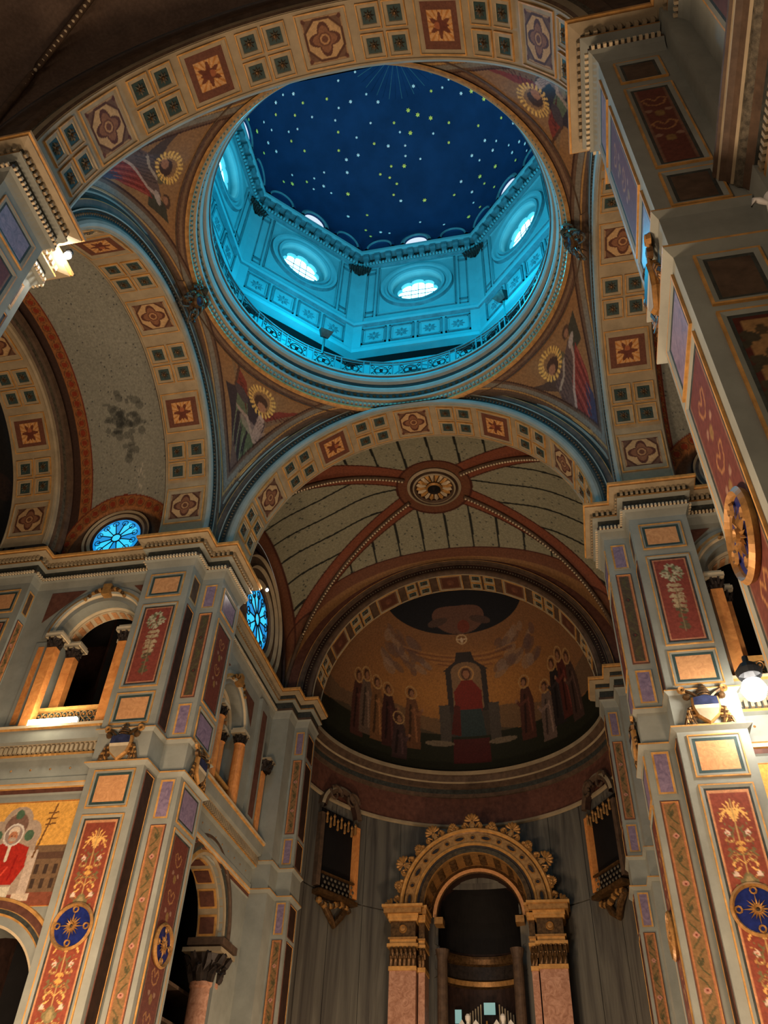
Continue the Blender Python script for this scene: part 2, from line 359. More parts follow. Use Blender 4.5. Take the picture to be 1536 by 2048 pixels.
# ---- moulded medallion and papal style coat of arms, in local (U,Z,N) frames
def star_medallion(parent, c, U, N, R=.40):
    Z = Vector((0, 0, 1)); U, N, c = Vector(U), Vector(N), Vector(c)
    o = MB().rev(c, U, Z, N, [(R, 0), (R+.02, .05), (R-.02, .09), (R-.05, .05), (R-.06, .03), (0, .03)], 0, 2*PI, 36, ['gilt', 'gilt', 'gilt', 'gilt', 'medal_blue']).build('medallion', parent)
    mb = MB()
    for k in range(16):
        a = k*PI/8; d = U*math.cos(a)+Z*math.sin(a); e = -U*math.sin(a)+Z*math.cos(a); L = R*(.62 if k % 4 == 0 else .50 if k % 2 == 0 else .42); wd = .022
        b = c+N*.05; mb.add([b+d*.05-e*wd, b+d*.05+e*wd, b+d*L, b+d*L*.6+N*.035], [(0, 1, 3), (1, 2, 3), (2, 0, 3)], 'gilt')
        if k % 4 == 0: mb.rev(c+N*.05+d*R*.72, U, Z, N, [(.07, 0), (.055, .03), (.035, 0)], 0, 2*PI, 8, 'gilt')
    mb.rev(c+N*.05, U, Z, N, [(.07, 0), (.06, .05), (.03, .02), (0, .04)], 0, 2*PI, 12, ['gilt', 'gilt', 'bronze_dark']); mb.build('starburst', o)
def coat_of_arms(parent, c, U, N, s=1.):
    Z = Vector((0, 0, 1)); U, N, c = Vector(U), Vector(N), Vector(c)
    def q(x, z, h): return c+(U*x+Z*z)*s+N*h*s
    out = [(-.20, .17), (0, .21), (.20, .17), (.21, .0), (.16, -.16), (.0, -.30), (-.16, -.16), (-.21, .0)]
    mb = MB(); n = len(out)
    mb.add([q(x*1.15, z*1.12, .02) for x, z in out]+[q(x*1.15, z*1.12, .08) for x, z in out]+[q(x, z, .12) for x, z in out], [(i, (i+1) % n, n+(i+1) % n, n+i) for i in range(n)]+[(n+i, n+(i+1) % n, 2*n+(i+1) % n, 2*n+i) for i in range(n)], 'gilt')
    mb.tube([q(-.36, .38, .05), q(-.2, .28, .07), (q(.2, -.05, .02))], .03*s, 'bronze', 5); mb.tube([q(.36, .38, .05), q(.2, .28, .07), (q(-.2, -.05, .02))], .03*s, 'bronze', 5)
    for sx in (-1, 1):
        mb.rev(q(sx*.36, .36, .05), U, Z, N, [(.08*s, 0), (.06*s, .05*s), (.02*s, .03*s)], 0, 2*PI, 8, 'gilt'); mb.rev(q(sx*.30, .22, .05), U, Z, N, [(.07*s, 0), (.05*s, .06*s), (.0, .07*s)], 0, 2*PI, 8, 'bronze')
        for k in range(5): mb.tube([q(sx*.2, .05-.06*k, .03), q(sx*(.30+.02*k), -.02-.05*k, .06), q(sx*(.27+.035*k), -.16-.04*k, .05), q(sx*(.22+.04*k), -.30+.01*k, .03)], [.028*s, .035*s, .03*s, .012*s], 'gilt' if k % 2 else 'bronze', 5)
    for z, r in ((.24, .12), (.29, .125), (.34, .11), (.40, .085), (.45, .05)):
        mb.rev(q(0, z, .0), U, N, Z, [(r*s, -.02*s), (r*s*1.05, 0), (r*.9*s, .03*s)], 0, PI, 10, 'bronze')
    o = mb.build('coat_of_arms', parent, label='carved and gilded coat of arms under a tiara with crossed keys')
    m2 = MB(); top = [(-.20, .17), (0, .21), (.20, .17), (.21, .02), (-.21, .02)]; mid = [(-.21, .02), (.21, .02), (.20, -.05), (-.20, -.05)]; bot = [(-.20, -.05), (.20, -.05), (.16, -.16), (0, -.30), (-.16, -.16)]
    for pl, m in ((top, 'shield_blue'), (mid, 'cream'), (bot, 'stone_tan')): m2.add([q(x, z, .122) for x, z in pl], [tuple(range(len(pl)))], m)
    m2.build('shield', o); return o

# ------------------------------------------------------------ crossing piers (built at the -x +y corner, mirrored to the others)
def make_pier():
    t = thing('crossing_pier', '', 'pier', group='piers of the crossing')
    plan = [(-PX, AY), (-BX, AY), (-BX, BY), (-AX, BY), (-AX, PY), (-6.02, PY), (-6.02, 6.6), (-PX-.3, 6.6), (-PX-.3, 4.9), (-PX, 4.9)]
    MB().prism(plan, ZB, .05, 'blue_grey').build('shaft', t)
    path = [(-PX, 4.70), (-PX, AY), (-BX, AY), (-BX, BY), (-AX, BY), (-AX, PY), (-6.0, PY)]
    entablature(t, path, 1)
    lp = path
    for z, h, e in ((-5.66, .05, .074), (-6.475, .07, .10)):
        MB().sweep(lp, [(0, z+h), (e, z+h*.5), (e, z), (0, z-.07)], ['blue_grey', 'gold_paint', 'blue_grey'], side=1).build('ledge', t)
    pz = [(-1.90, -1.14), (-4.56, -2.12), (-5.52, -4.70)]; lz = [(-7.50, -6.60), (-12.4, -7.62)]
    faces = [((-PX, AY-.0, 0), (1, 0, 0), (0, -1, 0), .17, DX-.17, 'w'), ((-BX, BY, 0), (1, 0, 0), (0, -1, 0), .13, GX-.11, 'n'),
             ((-AX, BY, 0), (0, 1, 0), (1, 0, 0), .16, DY-.16, 'w2'), ((-BX, AY, 0), (0, 1, 0), (1, 0, 0), .12, GY-.1, 'd'), ((-AX, PY, 0), (-1, 0, 0), (0, 1, 0), .18, .84, 'w2')]
    for O, U, N, a, b, k in faces:
        if k == 'w':
            panel(t, O, U, N, a, b, *pz[0], FR_TAN, 'tan_marble'); panel(t, O, U, N, a, b, *pz[1], FR_RED, p_red_vase); panel(t, O, U, N, a, b, *pz[2], FR_TAN, 'tan_marble')
            panel(t, O, U, N, a, b, lz[0][0]+.02, lz[0][1]-.02, FR_TAN, 'tan_marble'); panel(t, O, U, N, a, b, *lz[1], FR_RED, p_red_long)
            star_medallion(t, Vector(O)+Vector(U)*(a+b)/2+Vector((0, 0, -9.83))+Vector(N)*.01, U, N, .42)
            coat_of_arms(t, Vector(O)+Vector(U)*(a+b)/2+Vector((0, 0, -6.08))+Vector(N)*.02, U, N, 1.12)
        elif k == 'n':
            panel(t, O, U, N, a, b, *pz[0], FR_LIL, 'lilac_marble'); panel(t, O, U, N, a, b, pz[1][0]+.02, pz[1][1]+.06, FR_STR, p_strip_dark); panel(t, O, U, N, a, b, *pz[2], FR_LIL, 'lilac_marble')
            panel(t, O, U, N, a, b, *lz[0], FR_LIL, 'lilac_marble'); panel(t, O, U, N, a, b, *lz[1], FR_STR, p_strip, res=.018)
        elif k == 'w2':
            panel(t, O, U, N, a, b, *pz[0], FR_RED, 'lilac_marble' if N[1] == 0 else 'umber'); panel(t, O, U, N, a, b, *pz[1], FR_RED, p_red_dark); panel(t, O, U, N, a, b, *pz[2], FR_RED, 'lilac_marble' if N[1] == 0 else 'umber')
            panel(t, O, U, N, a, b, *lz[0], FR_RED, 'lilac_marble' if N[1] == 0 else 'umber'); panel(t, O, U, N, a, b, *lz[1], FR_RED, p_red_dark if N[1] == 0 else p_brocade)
            if N[1] == 0:
                coat_of_arms(t, Vector(O)+Vector(U)*(a+b)/2+Vector((0, 0, -6.08))+Vector(N)*.02, U, N, 1.12); star_medallion(t, Vector(O)+Vector(U)*(a+b)/2+Vector((0, 0, -9.83))+Vector(N)*.01, U, N, .40)
        else:
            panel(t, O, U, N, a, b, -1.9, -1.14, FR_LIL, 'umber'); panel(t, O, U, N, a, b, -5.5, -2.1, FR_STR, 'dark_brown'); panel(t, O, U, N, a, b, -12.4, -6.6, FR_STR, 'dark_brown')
    return t
def p_red_dark(X, Y, W, H):
    p = PT(np.abs(X), Y, (.38, .20, .16)); p.put((p.x > W/2-.04)*1., (.46, .33, .26)); y = H-.4
    while y > .4:
        p.line([(0, y), (.08, y+.12), (.16, y+.05), (.1, y-.1), (0, y-.15)], .014, (.60, .42, .26)); p.ell(.13, y-.3, .05, .045, (.55, .42, .34)); p.ell(0, y-.4, .07, .09, (.50, .38, .22)); y -= .75
    return p.speck(.12).c
def p_brocade(X, Y, W, H):
    p = PT(np.abs(X), Y, (.56, .42, .26)); p.put((p.x > W/2-.06)*1., (.30, .13, .10)); p.put((Y > H-.06)*1., (.30, .13, .10)); y = H-.3
    while y > .3: p.ell(.12, y, .10, .07, (.25, .22, .16), .6); p.ell(.2, y-.12, .08, .05, (.22, .2, .15), -.5); p.ell(0, y+.08, .05, .08, (.3, .24, .16)); y -= .36
    return p.speck(.12).c
pier = make_pier()
pier['label'] = 'far left crossing pier painted grey, with red floral panels, standing left of the chancel'
dup_thing(pier, 'far right crossing pier with red floral panels, beside the bright lamp', scale=(-1, 1, 1))
dup_thing(pier, 'near right crossing pier, dark front face cutting the upper right corner', scale=(-1, -1, 1))
dup_thing(pier, 'near left crossing pier top, cut by the left edge under a glaring spotlight', scale=(1, -1, 1))

# ------------------------------------------------------------ great arches
def frame_on_arch(c, A, B, Nn, r, th, t):     # local x=tangent, y=axial, z=inward
    rad = A*math.cos(th)+B*math.sin(th); tan = -A*math.sin(th)+B*math.cos(th); p = Vector(c)+rad*r+Nn*t; z = -rad; x = tan; y = z.cross(x)
    return Matrix(((x.x, y.x, z.x, p.x), (x.y, y.y, z.y, p.y), (x.z, y.z, z.z, p.z), (0, 0, 0, 1)))
def coffer_mesh():
    mb = MB(); h = .045
    def sq(a, z): return [(-a, -a, z), (a, -a, z), (a, a, z), (-a, a, z)]
    for a0, z0, a1, z1, m in ((.26, 0, .26, h, 'gold_paint'), (.26, h, .235, h, 'gold_paint'), (.235, h, .225, h*.4, 'stone_tan'), (.225, h*.4, .165, h*.4, 'stone_tan'), (.165, h*.4, .155, -.05, 'cream')):
        mb.add(sq(a0, z0)+sq(a1, z1), [(k, (k+1) % 4, 4+(k+1) % 4, 4+k) for k in range(4)], m)
    mb.add(sq(.155, .003), [(0, 1, 2, 3)], 'teal'); o = mb.build('coffer')
    rb = MB()
    for k in range(8):
        a = k*PI/4; c, s = math.cos(a), math.sin(a); e = .036
        rb.add([(c*.02-s*e, s*.02+c*e, .012), (c*.02+s*e, s*.02-c*e, .012), (c*.13, s*.13, .012), (c*.085, s*.085, .055)], [(0, 3, 2), (1, 2, 3), (0, 1, 3)], 'carved')
    rb.rev((0, 0, .012), (1, 0, 0), (0, 1, 0), (0, 0, 1), [(.045, 0), (.035, .045), (0, .055)], 0, 2*PI, 8, 'bronze'); rb.build('rosette', o); return o
def medal_mesh(nm, fn, fr):
    mb = MB(); h = .05
    def sq(a, z): return [(-a, -a, z), (a, -a, z), (a, a, z), (-a, a, z)]
    for a0, z0, a1, z1, m in ((.57, 0, .57, h, 'gold_paint'), (.57, h, .54, h, 'gold_paint'), (.54, h, .53, h*.3, 'stone_tan'), (.53, h*.3, .46, h*.3, 'stone_tan'), (.46, h*.3, .45, .008, 'brown_red')):
        mb.add(sq(a0, z0)+sq(a1, z1), [(k, (k+1) % 4, 4+(k+1) % 4, 4+k) for k in range(4)], m)
    o = mb.build(nm); flat_painting('painted_field', (0, -.46, .012), (1, 0, 0), .92, .92, fn, .017, o, V=(0, 1, 0)); return o
COF = coffer_mesh(); MED = medal_mesh('octagon_panel', p_medal, 'brown_red'); SER = medal_mesh('square_panel', p_seraph, 'brown_red'); PLN = medal_mesh('dark_panel', p_plain, 'brown_red')
for _o in (COF, MED, SER, PLN): _o.hide_render = True
def place(src, parent, M): return copy_to(src, parent, M)
templates = [COF, MED, SER, PLN]
def copy_tree(src, parent, M):
    c = src.copy(); C.objects.link(c); c.parent = parent; c.matrix_local = M; c.hide_render = False
    for ch in src.children:
        d = ch.copy(); C.objects.link(d); d.parent = c; d.matrix_local = ch.matrix_local.copy()
    return c
def great_arch(label, Cc, A, Nn, r, depth, step, unit_seq, rings, clampz=None, back=True, group='great coffered arches', col='stone_tan'):
    """Cc centre on the face seen from the crossing, Nn axis pointing away from the crossing along the depth."""
    A, Nn, B = Vector(A), Vector(Nn), Vector((0, 0, 1)); Cc = Vector(Cc); t = thing('coffered_arch', label, 'arch', group=group)
    rn = (lambda q: Vector((q.x, q.y, min(q.z, clampz)))) if clampz else None
    MB().rev(Cc, A, B, Nn, [(r, .0), (r, depth)], 0, PI, 72, col).build('soffit', t, smooth=True)
    MB().rev(Cc, A, B, Nn, [(r-.002, .015), (r-.03, .02), (r-.03, .05), (r-.002, .06), (r-.002, depth-.06), (r-.03, depth-.05), (r-.03, depth-.02), (r, depth-.01)], 0, PI, 72, ['stone_tan']*3+[None]+['stone_tan']*3).build('edge_fillet', t)
    pr, mt = rings
    MB().rev(Cc, A, B, Nn, pr, 0, PI, 80, mt, fn=rn).build('archivolt', t)
    if back: MB().rev(Cc, A, B, Nn, [(r, depth), (r+.05, depth+.04), (r+.2, depth+.05), (r+.22, depth+.01), (r+.35, depth+.02), (r+.4, depth+.09), (r+.55, depth+.1), (r+.58, depth), (r+3.2, depth)], 0, PI, 72, ['umber', 'stone_tan', 'umber', 'carved', 'umber', 'umber', 'umber', 'umber']).build('rear_archivolt', t)
    cb = MB(); n = int(PI*(r+.29)/.11)
    for i in range(n):
        th = PI*(i+.5)/n; rad = A*math.cos(th)+B*math.sin(th); tn = -A*math.sin(th)+B*math.cos(th); p = Cc+rad*(r+.29)-Nn*.05
        if clampz and p.z > clampz-.05: continue
        cb.add([p-tn*.035, p+rad*.045, p+tn*.035, p-rad*.045, p-Nn*.04], [(0, 1, 4), (1, 2, 4), (2, 3, 4), (3, 0, 4)], 'carved')
    cb.build('leaf_moulding', t, kind='stuff')
    for deg, k in unit_seq:
        th = math.radians(deg)
        if k == 'C':
            for sa in (-1, 1):
                for sb in (-1, 1):
                    M = frame_on_arch(Cc, A, B, Nn, r-.004, th+sa*step/r, depth/2+sb*.295); copy_tree(COF, t, M)
        else:
            M = frame_on_arch(Cc, A, B, Nn, r-.008, th, depth/2)
            if th > PI/2+.01 or True: M = M @ Matrix.Rotation(PI if False else 0, 4, 'Z')
            M = M @ Matrix.Rotation(-PI/2 if math.cos(th) >= 0 else PI/2, 4, 'Z') if k == 'S' else M
            copy_tree({'O': MED, 'S': SER, 'P': PLN}[k], t, M)
    return t
RP = lambda r: [(r, 0), (r+.0, -.0), (r+.03, -.05), (r+.09, -.075), (r+.16, -.07), (r+.20, -.03), (r+.22, -.02), (r+.36, -.02), (r+.37, -.09), (r+.40, -.10), (r+.43, -.05), (r+.50, -.07), (r+.58, -.10), (r+.60, -.10), (r+.62, .0)]
RM = ['blue_grey', 'blue_grey', 'blue_grey', 'blue_grey', 'blue_grey', 'blue_grey', 'dark_frieze', 'dark_frieze', 'blue_grey', 'teal', 'umber', 'umber', 'gold_paint', 'umber']
seqN = [(90, 'O'), (74.5, 'C'), (105.5, 'C'), (59.3, 'S'), (120.7, 'S'), (44, 'C'), (136, 'C'), (28.2, 'O'), (151.8, 'O'), (13.3, 'C'), (166.7, 'C')]
seqW = [(90, 'O'), (70.3, 'C'), (109.7, 'C'), (51, 'S'), (129, 'S'), (32, 'C'), (148, 'C'), (13, 'O'), (167, 'O')]
great_arch('coffered arch opening into the chancel, below the dome ring', (0, BY, SZ), (1, 0, 0), (0, 1, 0), AX-.02, DY, .295, seqN, (RP(AX-.02), RM), clampz=5.30)
great_arch('nearest coffered arch crossing the top of the view, dark towards the nave', (0, -BY, SZ), (1, 0, 0), (0, -1, 0), AX-.02, DY, .295, seqN, (RP(AX-.02), RM), clampz=5.30)
great_arch('coffered arch of the left transept, rising beside the grey vault', (-BX, 0, SZ), (0, 1, 0), (-1, 0, 0), AY-.02, DX, .295, seqW, (RP(AY-.02), RM))
great_arch('coffered arch of the right transept, seen edge-on behind the near right pier', (BX, 0, SZ), (0, 1, 0), (1, 0, 0), AY-.02, DX, .295, seqW, (RP(AY-.02), RM))
# far arch of the left transept bay, its face turned to the crossing
RP2 = lambda r: [(r, 0), (r+.03, -.05), (r+.10, -.06), (r+.12, -.02), (r+.16, -.05), (r+.19, -.02), (r+.24, -.10), (r+.36, -.12), (r+.38, -.2), (r+.50, -.26), (r+.52, -.1), (r+.8, -.1)]
great_arch('outer coffered arch of the left transept, at the left edge', (-10.3, 0, SZ), (0, 1, 0), (-1, 0, 0), 4.05, 1.4, .295, seqW,
           (RP2(4.05), ['stone_tan', 'stone_tan', 'dark_brown', 'stone_tan', 'dark_brown', 'umber', 'carved', 'umber', 'umber', 'dark_brown', 'dark_brown']))

# ------------------------------------------------------------ pendentives with painted angels
def pend_pts(th, v, sx, sy):
    s = np.minimum(th, 90-th)/45.; wm = th <= 45; ph = np.radians(90*(1-s)); RW, RN = AY+.58, AX+.58
    ax = np.where(wm, BX, RN*np.cos(ph)); ay = np.where(wm, RW*np.cos(ph), BY); az = np.minimum(SZ+np.where(wm, RW, RN)*np.sin(ph), 5.28)
    t = np.radians(th); rx, ry, rz = 5.06*np.cos(t), 5.06*np.sin(t), 5.3
    x = rx+(ax-rx)*v; y = ry+(ay-ry)*v; z = rz+(az-rz)*v; ch = np.sqrt((ax-rx)**2+(ay-ry)**2+(az-rz)**2); k = .16*ch*np.sin(PI*v); n = np.hypot(x, y)
    x = np.minimum(x+k*x/n*.9, BX-.005); y = np.minimum(y+k*y/n*.9, BY-.005); z = z+k*.35
    return np.stack([sx*x, sy*y, z], -1), ch
def angel_paint(kind):
    def fn(h, q):
        gold = (.50, .37, .24)
        p = PT(h, q, gold); r = np.random.default_rng(2)
        def halo(x, y, R): p.ring(x, y, R*1.12, .10, (.80, .64, .34), 22); p.ring(x, y, R*.95, .02, (.72, .55, .3))
        if kind == 'W':
            p.poly([(1.95, .7), (1.55, 1.35), (1.15, 2.0), (1.1, 1.4), (1.5, .9)], (.45, .36, .26))
            p.poly([(1.55, .75), (1.15, .95), (.85, 1.6), (1.35, 2.0), (1.5, 1.4)], (.44, .19, .14)); p.poly([(.35, 1.35), (-.1, 1.0), (-.9, .95), (-.45, 1.3), (.1, 1.65)], (.44, .19, .15)); p.poly([(.2, 1.5), (-.9, .98), (-.5, 1.4), (.1, 1.75)], (.42, .33, .25))
            p.line([(1.62, .5), (1.35, 2.1)], .045, (.30, .20, .15)); p.ell(1.62, .5, .1, .1, (.28, .2, .15))
            p.poly([(1.75, 2.2), (1.35, 1.5), (1.0, 1.35), (.4, 1.25), (.1, 1.6), (.0, 2.3), (-.1, 3.1), (.3, 3.9), (.75, 3.7), (1.2, 2.8)], (.20, .16, .17))
            p.poly([(1.3, 1.7), (.9, 1.5), (.7, 1.9), (1.1, 2.4)], (.33, .36, .27)); p.poly([(.9, 2.2), (.3, 2.1), (.05, 2.9), (.35, 3.7), (.6, 2.9)], (.30, .34, .24)); p.poly([(.4, 1.4), (.15, 1.5), (.1, 2.3), (.35, 2.2)], (.62, .52, .46))
            p.line([(1.1, 2.2), (.7, 2.0), (.3, 2.3), (-.05, 2.5)], .06, (.56, .48, .42)); p.ell(-.1, 2.6, .12, .1, (.45, .33, .25)); p.line([(.5, 2.4), (.45, 3.2)], .04, (.16, .13, .14)); p.line([(.2, 2.6), (.3, 3.5)], .03, (.16, .13, .14)); p.ell(.45, 3.85, .14, .09, (.66, .54, .48)); p.poly([(.9, 3.2), (.5, 4.6), (.2, 4.4), (.2, 3.8)], (.36, .28, .24))
            for q in range(9): p.line([(1.5-.05*q, 1.1+.05*q), (1.0-.03*q, 1.2+.09*q)], .012, (.30, .13, .10)); p.line([(.25-.12*q, 1.15+.02*q), (.05-.12*q, 1.5-.02*q)], .012, (.30, .13, .10))
            for q in range(7): p.line([(1.1-.13*q, 2.2+.1*q), (.95-.13*q, 2.9+.12*q), (.8-.1*q, 3.5)], .018, (.14, .11, .12) if q % 2 else (.40, .42, .33)); p.line([(.38-.05*q, 1.6), (.34-.05*q, 2.3)], .014, (.46, .38, .34))
            p.ell(1.15, 1.55, .3, .22, (.27, .22, .22)); p.ell(.45, 2.15, .5, .2, (.58, .50, .45), .3, .6)
            halo(.5, 1.02, .36); p.ell(.5, 1.08, .24, .24, (.26, .17, .12)); p.ell(.42, 1.2, .16, .14, (.58, .40, .29))
        else:
            p.poly([(2.0, 1.3), (1.5, 1.2), (1.2, 1.9), (1.6, 2.4)], (.22, .21, .17)); p.poly([(.3, 1.3), (-.7, 1.4), (-.2, 1.7), (.3, 1.9)], (.28, .22, .19)); p.poly([(.9, 1.0), (.5, 1.2), (.6, 2.0), (1.0, 1.8)], (.34, .30, .22))
            p.poly([(.6, 1.5), (.15, 1.6), (.0, 2.3), (.1, 3.0), (.6, 2.4), (1.3, 1.9), (1.3, 1.4)], (.34, .27, .25)); p.poly([(1.4, 1.9), (.6, 2.2), (.1, 2.9), (.2, 3.6), (.6, 4.1), (1.1, 3.2)], (.46, .19, .16)); p.poly([(.9, 3.0), (.35, 3.5), (.3, 4.2), (.6, 4.4), (.9, 3.8)], (.24, .22, .30))
            for q in range(8): p.line([(1.3-.12*q, 2.1+.06*q), (1.0-.1*q, 3.3+.08*q)], .02, (.34, .14, .12) if q % 2 else (.56, .28, .24)); p.line([(.95-.1*q, 1.5), (.85-.11*q, 2.2)], .014, (.24, .19, .18))
            p.line([(1.35, 1.5), (1.1, 2.0), (.5, 2.4), (.2, 2.8)], .055, (.60, .52, .48)); p.ell(1.35, 1.6, .2, .14, (.58, .53, .5)); p.ell(.1, 3.05, .16, .1, (.5, .38, .3)); p.line([(.8, 1.5), (.5, 1.75), (.2, 1.8)], .05, (.56, .5, .44))
            halo(.45, 1.05, .34); p.ell(.45, 1.15, .24, .24, (.25, .17, .13)); p.ell(.36, 1.2, .14, .14, (.55, .38, .28)); p.ell(1.4, 1.15, .2, .2, (.28, .2, .15)); p.ell(1.38, 1.2, .12, .13, (.52, .37, .28))
        # moulded border following the edges
        return p
    return fn
def pendentive(label, sx, sy, kind):
    TH, V = np.meshgrid(np.linspace(.0, 90, 230), np.linspace(0, 1, 200)); G, ch = pend_pts(TH, V, sx, sy)
    hh = (np.abs(G[..., 0])-np.abs(G[..., 1]))/1.41421; q = V*7.2; p = angel_paint(kind)(hh, q); dist = V*ch; d2 = (1-V)*ch
    edge = np.minimum(dist, d2); p.put((edge < .26)*1., (.34, .25, .20)); p.put((abs(edge-.24) < .018)*1., (.26, .15, .11)); p.put((abs(edge-.14) < .03)*1., (.44, .35, .27))
    Xa, Ya, Za = abs(G[..., 0]), abs(G[..., 1]), G[..., 2]-SZ; e2 = np.minimum(np.hypot(np.hypot(Ya, Za)-AY-.58, Xa-BX), np.hypot(np.hypot(Xa, Za)-AX-.58, Ya-BY)); p.put((e2 < .56)*1., (.36, .28, .22)); p.put((abs(e2-.55) < .022)*1., (.24, .15, .11)); p.put(((e2 < .46) & (e2 > .34))*1., (.44, .42, .38)); p.put((abs(e2-.30) < .02)*1., (.62, .48, .28)); p.put(((e2 < .2))*1., (.30, .25, .21))
    t = thing('pendentive', label, 'pendentive', group='four painted pendentives'); painted('painted_field', G, p.speck(.1).c, t)
    for e0, rr in ((.40, .035), (.30, .02), (.12, .04)):      # raised mouldings along the two arches
        for ax_ in (0, 1):
            rho = (AY if ax_ == 0 else AX)+.60+(.56-e0); lim = (BY if ax_ == 0 else BX)-.05; pts = []
            for ph in np.linspace(0, PI/2, 90):
                a_, z_ = rho*math.cos(ph), SZ+rho*math.sin(ph)
                if a_ < lim and z_ < 5.05: pts.append((sx*(BX-.02), sy*a_, z_) if ax_ == 0 else (sx*a_, sy*(BY-.02), z_))
            if len(pts) > 3: MB().tube(pts, rr, 'blue_grey' if e0 == .40 else 'gold_paint' if e0 == .30 else 'umber', 5).build('arch_moulding', t)
    for e, rr in ((.25, .022),):      # thin proud moulding around the painting
        pts = []
        for th in np.linspace(4, 86, 60):
            c1 = pend_pts(np.array(th), np.array(0.), sx, sy)[1]; pts.append(tuple(pend_pts(np.array(th), np.array(min(.45, e/max(c1, .3))), sx, sy)[0]))
        for th in np.linspace(86, 4, 90):
            c1 = pend_pts(np.array(th), np.array(0.), sx, sy)[1]; pts.append(tuple(pend_pts(np.array(th), np.array(max(.55, 1-e/max(c1, .3))), sx, sy)[0]))
        MB().tube(pts, rr, 'umber', 5, closed=True).build('border_moulding', t)
pendentive('far left pendentive with a red-winged haloed angel blowing a trumpet', -1, 1, 'W')
pendentive('far right pendentive with a haloed figure in grey and red robes', 1, 1, 'E')
pendentive('near left pendentive with a dim angel in red, under the nearest arch', -1, -1, 'E')
pendentive('near right pendentive, mostly hidden by the near right pier', 1, -1, 'W')

# ------------------------------------------------------------ dome ring cornice
Z3 = (0, 0, 1); X3 = (1, 0, 0); Y3 = (0, 1, 0)
t = thing('dome_ring', 'round moulded cornice under the blue dome with gilded outer fillet', 'cornice')
MB().rev((0, 0, 0), X3, Y3, Z3, [(5.10, 5.22), (5.05, 5.24), (5.0, 5.27), (4.99, 5.33)], 0, 2*PI, 128, ['gilt', 'gilt', 'gilt']).build('gilded_fillet', t, smooth=True)
MB().rev((0, 0, 0), X3, Y3, Z3, [(4.99, 5.33), (5.02, 5.36), (4.98, 5.50), (4.95, 5.52), (4.88, 5.54), (4.86, 5.60), (4.90, 5.64), (4.90, 5.86), (4.84, 5.90), (4.80, 5.98), (4.79, 6.03), (4.83, 6.07), (4.83, 6.24), (4.74, 6.28), (4.70, 6.36), (4.70, 6.44), (4.66, 6.48), (4.66, 6.56), (4.9, 6.60), (6.3, 6.62)], 0, 2*PI, 128,
         ['umber', 'blue_grey', 'blue_grey', 'stone_tan', 'blue_grey', 'blue_grey', 'dark_brown', 'stone_tan', 'blue_grey', 'blue_grey', 'umber', 'dark_brown', 'blue_grey', 'blue_grey', 'drum_plaster', 'umber', 'blue_grey', 'drum_plaster', 'drum_plaster']).build('moulding', t)
mb = MB()
for i in range(230):
    a = 2*PI*i/230; c, s = math.cos(a), math.sin(a); mb.obox((c*4.97, s*4.97, 5.43), (-s*.035, c*.035, 0), (c*.03, s*.03, 0), (0, 0, .045), 'stone_tan')
for i in range(150):
    a = 2*PI*i/150; c, s = math.cos(a), math.sin(a); p = Vector((c*4.89, s*4.89, 5.75)); tn = Vector((-s, c, 0)); n = Vector((-c, -s, 0)); mb.add([p-tn*.07, p+Vector((0, 0, .07)), p+tn*.07, p-Vector((0, 0, .07)), p+n*.06], [(0, 1, 4), (1, 2, 4), (2, 3, 4), (3, 0, 4)], 'bronze')
mb.build('dentil_course', t, kind='stuff')
def crest(label, sx):
    t = thing('keystone_crest', label, 'crest', loc=(sx*5.16, 0, 4.98), group='carved crests joining dome ring and side arches')
    U, N = Vector((0, sx, 0)), Vector((-sx, 0, -.45)).normalized()
    Z = Vector((0, 0, 1)); Zt = (Z-N*Z.dot(N)).normalized()
    mb = MB(); r = random.Random(7)
    mb.rev(N*.05, U, Zt, N, [(.22, 0), (.20, .12), (.14, .16), (.10, .12), (0, .15)], 0, 2*PI, 12, ['bronze', 'bronze', 'bronze_dark', 'shield_blue']); mb.build('shield', t)
    for k, (nm, arr) in enumerate((('scroll', [(-1, .18), (1, .18), (-1, -.15), (1, -.15)]), ('garland', [(-1, -.35), (1, -.35)]))):
        for s, z in arr:
            m2 = MB(); pts = [U*(s*(.18+.17*math.sin(q*.9)))+Zt*(z+.22*math.cos(q*1.1))+N*(.08+.04*math.sin(q*2)) for q in np.linspace(0, 4.2, 14)]
            m2.tube(pts, [.05-.0022*j for j in range(14)], 'bronze' if k == 0 else 'carved', 6)
            for q in range(6): m2.rev(U*(s*(.1+.3*r.random()))+Zt*(z+.2*(r.random()-.5))+N*.08, U, Zt, N, [(.055, 0), (.04, .05), (0, .065)], 0, 2*PI, 6, 'bronze_dark' if q % 2 else 'bronze')
            m2.build(nm, t)
    m3 = MB()
    for q in range(5): m3.rev(Zt*(.30+.05*q)+N*.06, U, N, Zt, [(.13-.018*q, 0), (.14-.018*q, .03), (.12-.018*q, .05)], 0, 2*PI, 10, 'bronze')
    m3.build('tiara', t)
crest('carved bronze crest at the left edge of the dome ring', -1)
crest('carved bronze crest at the right edge of the dome ring', 1)

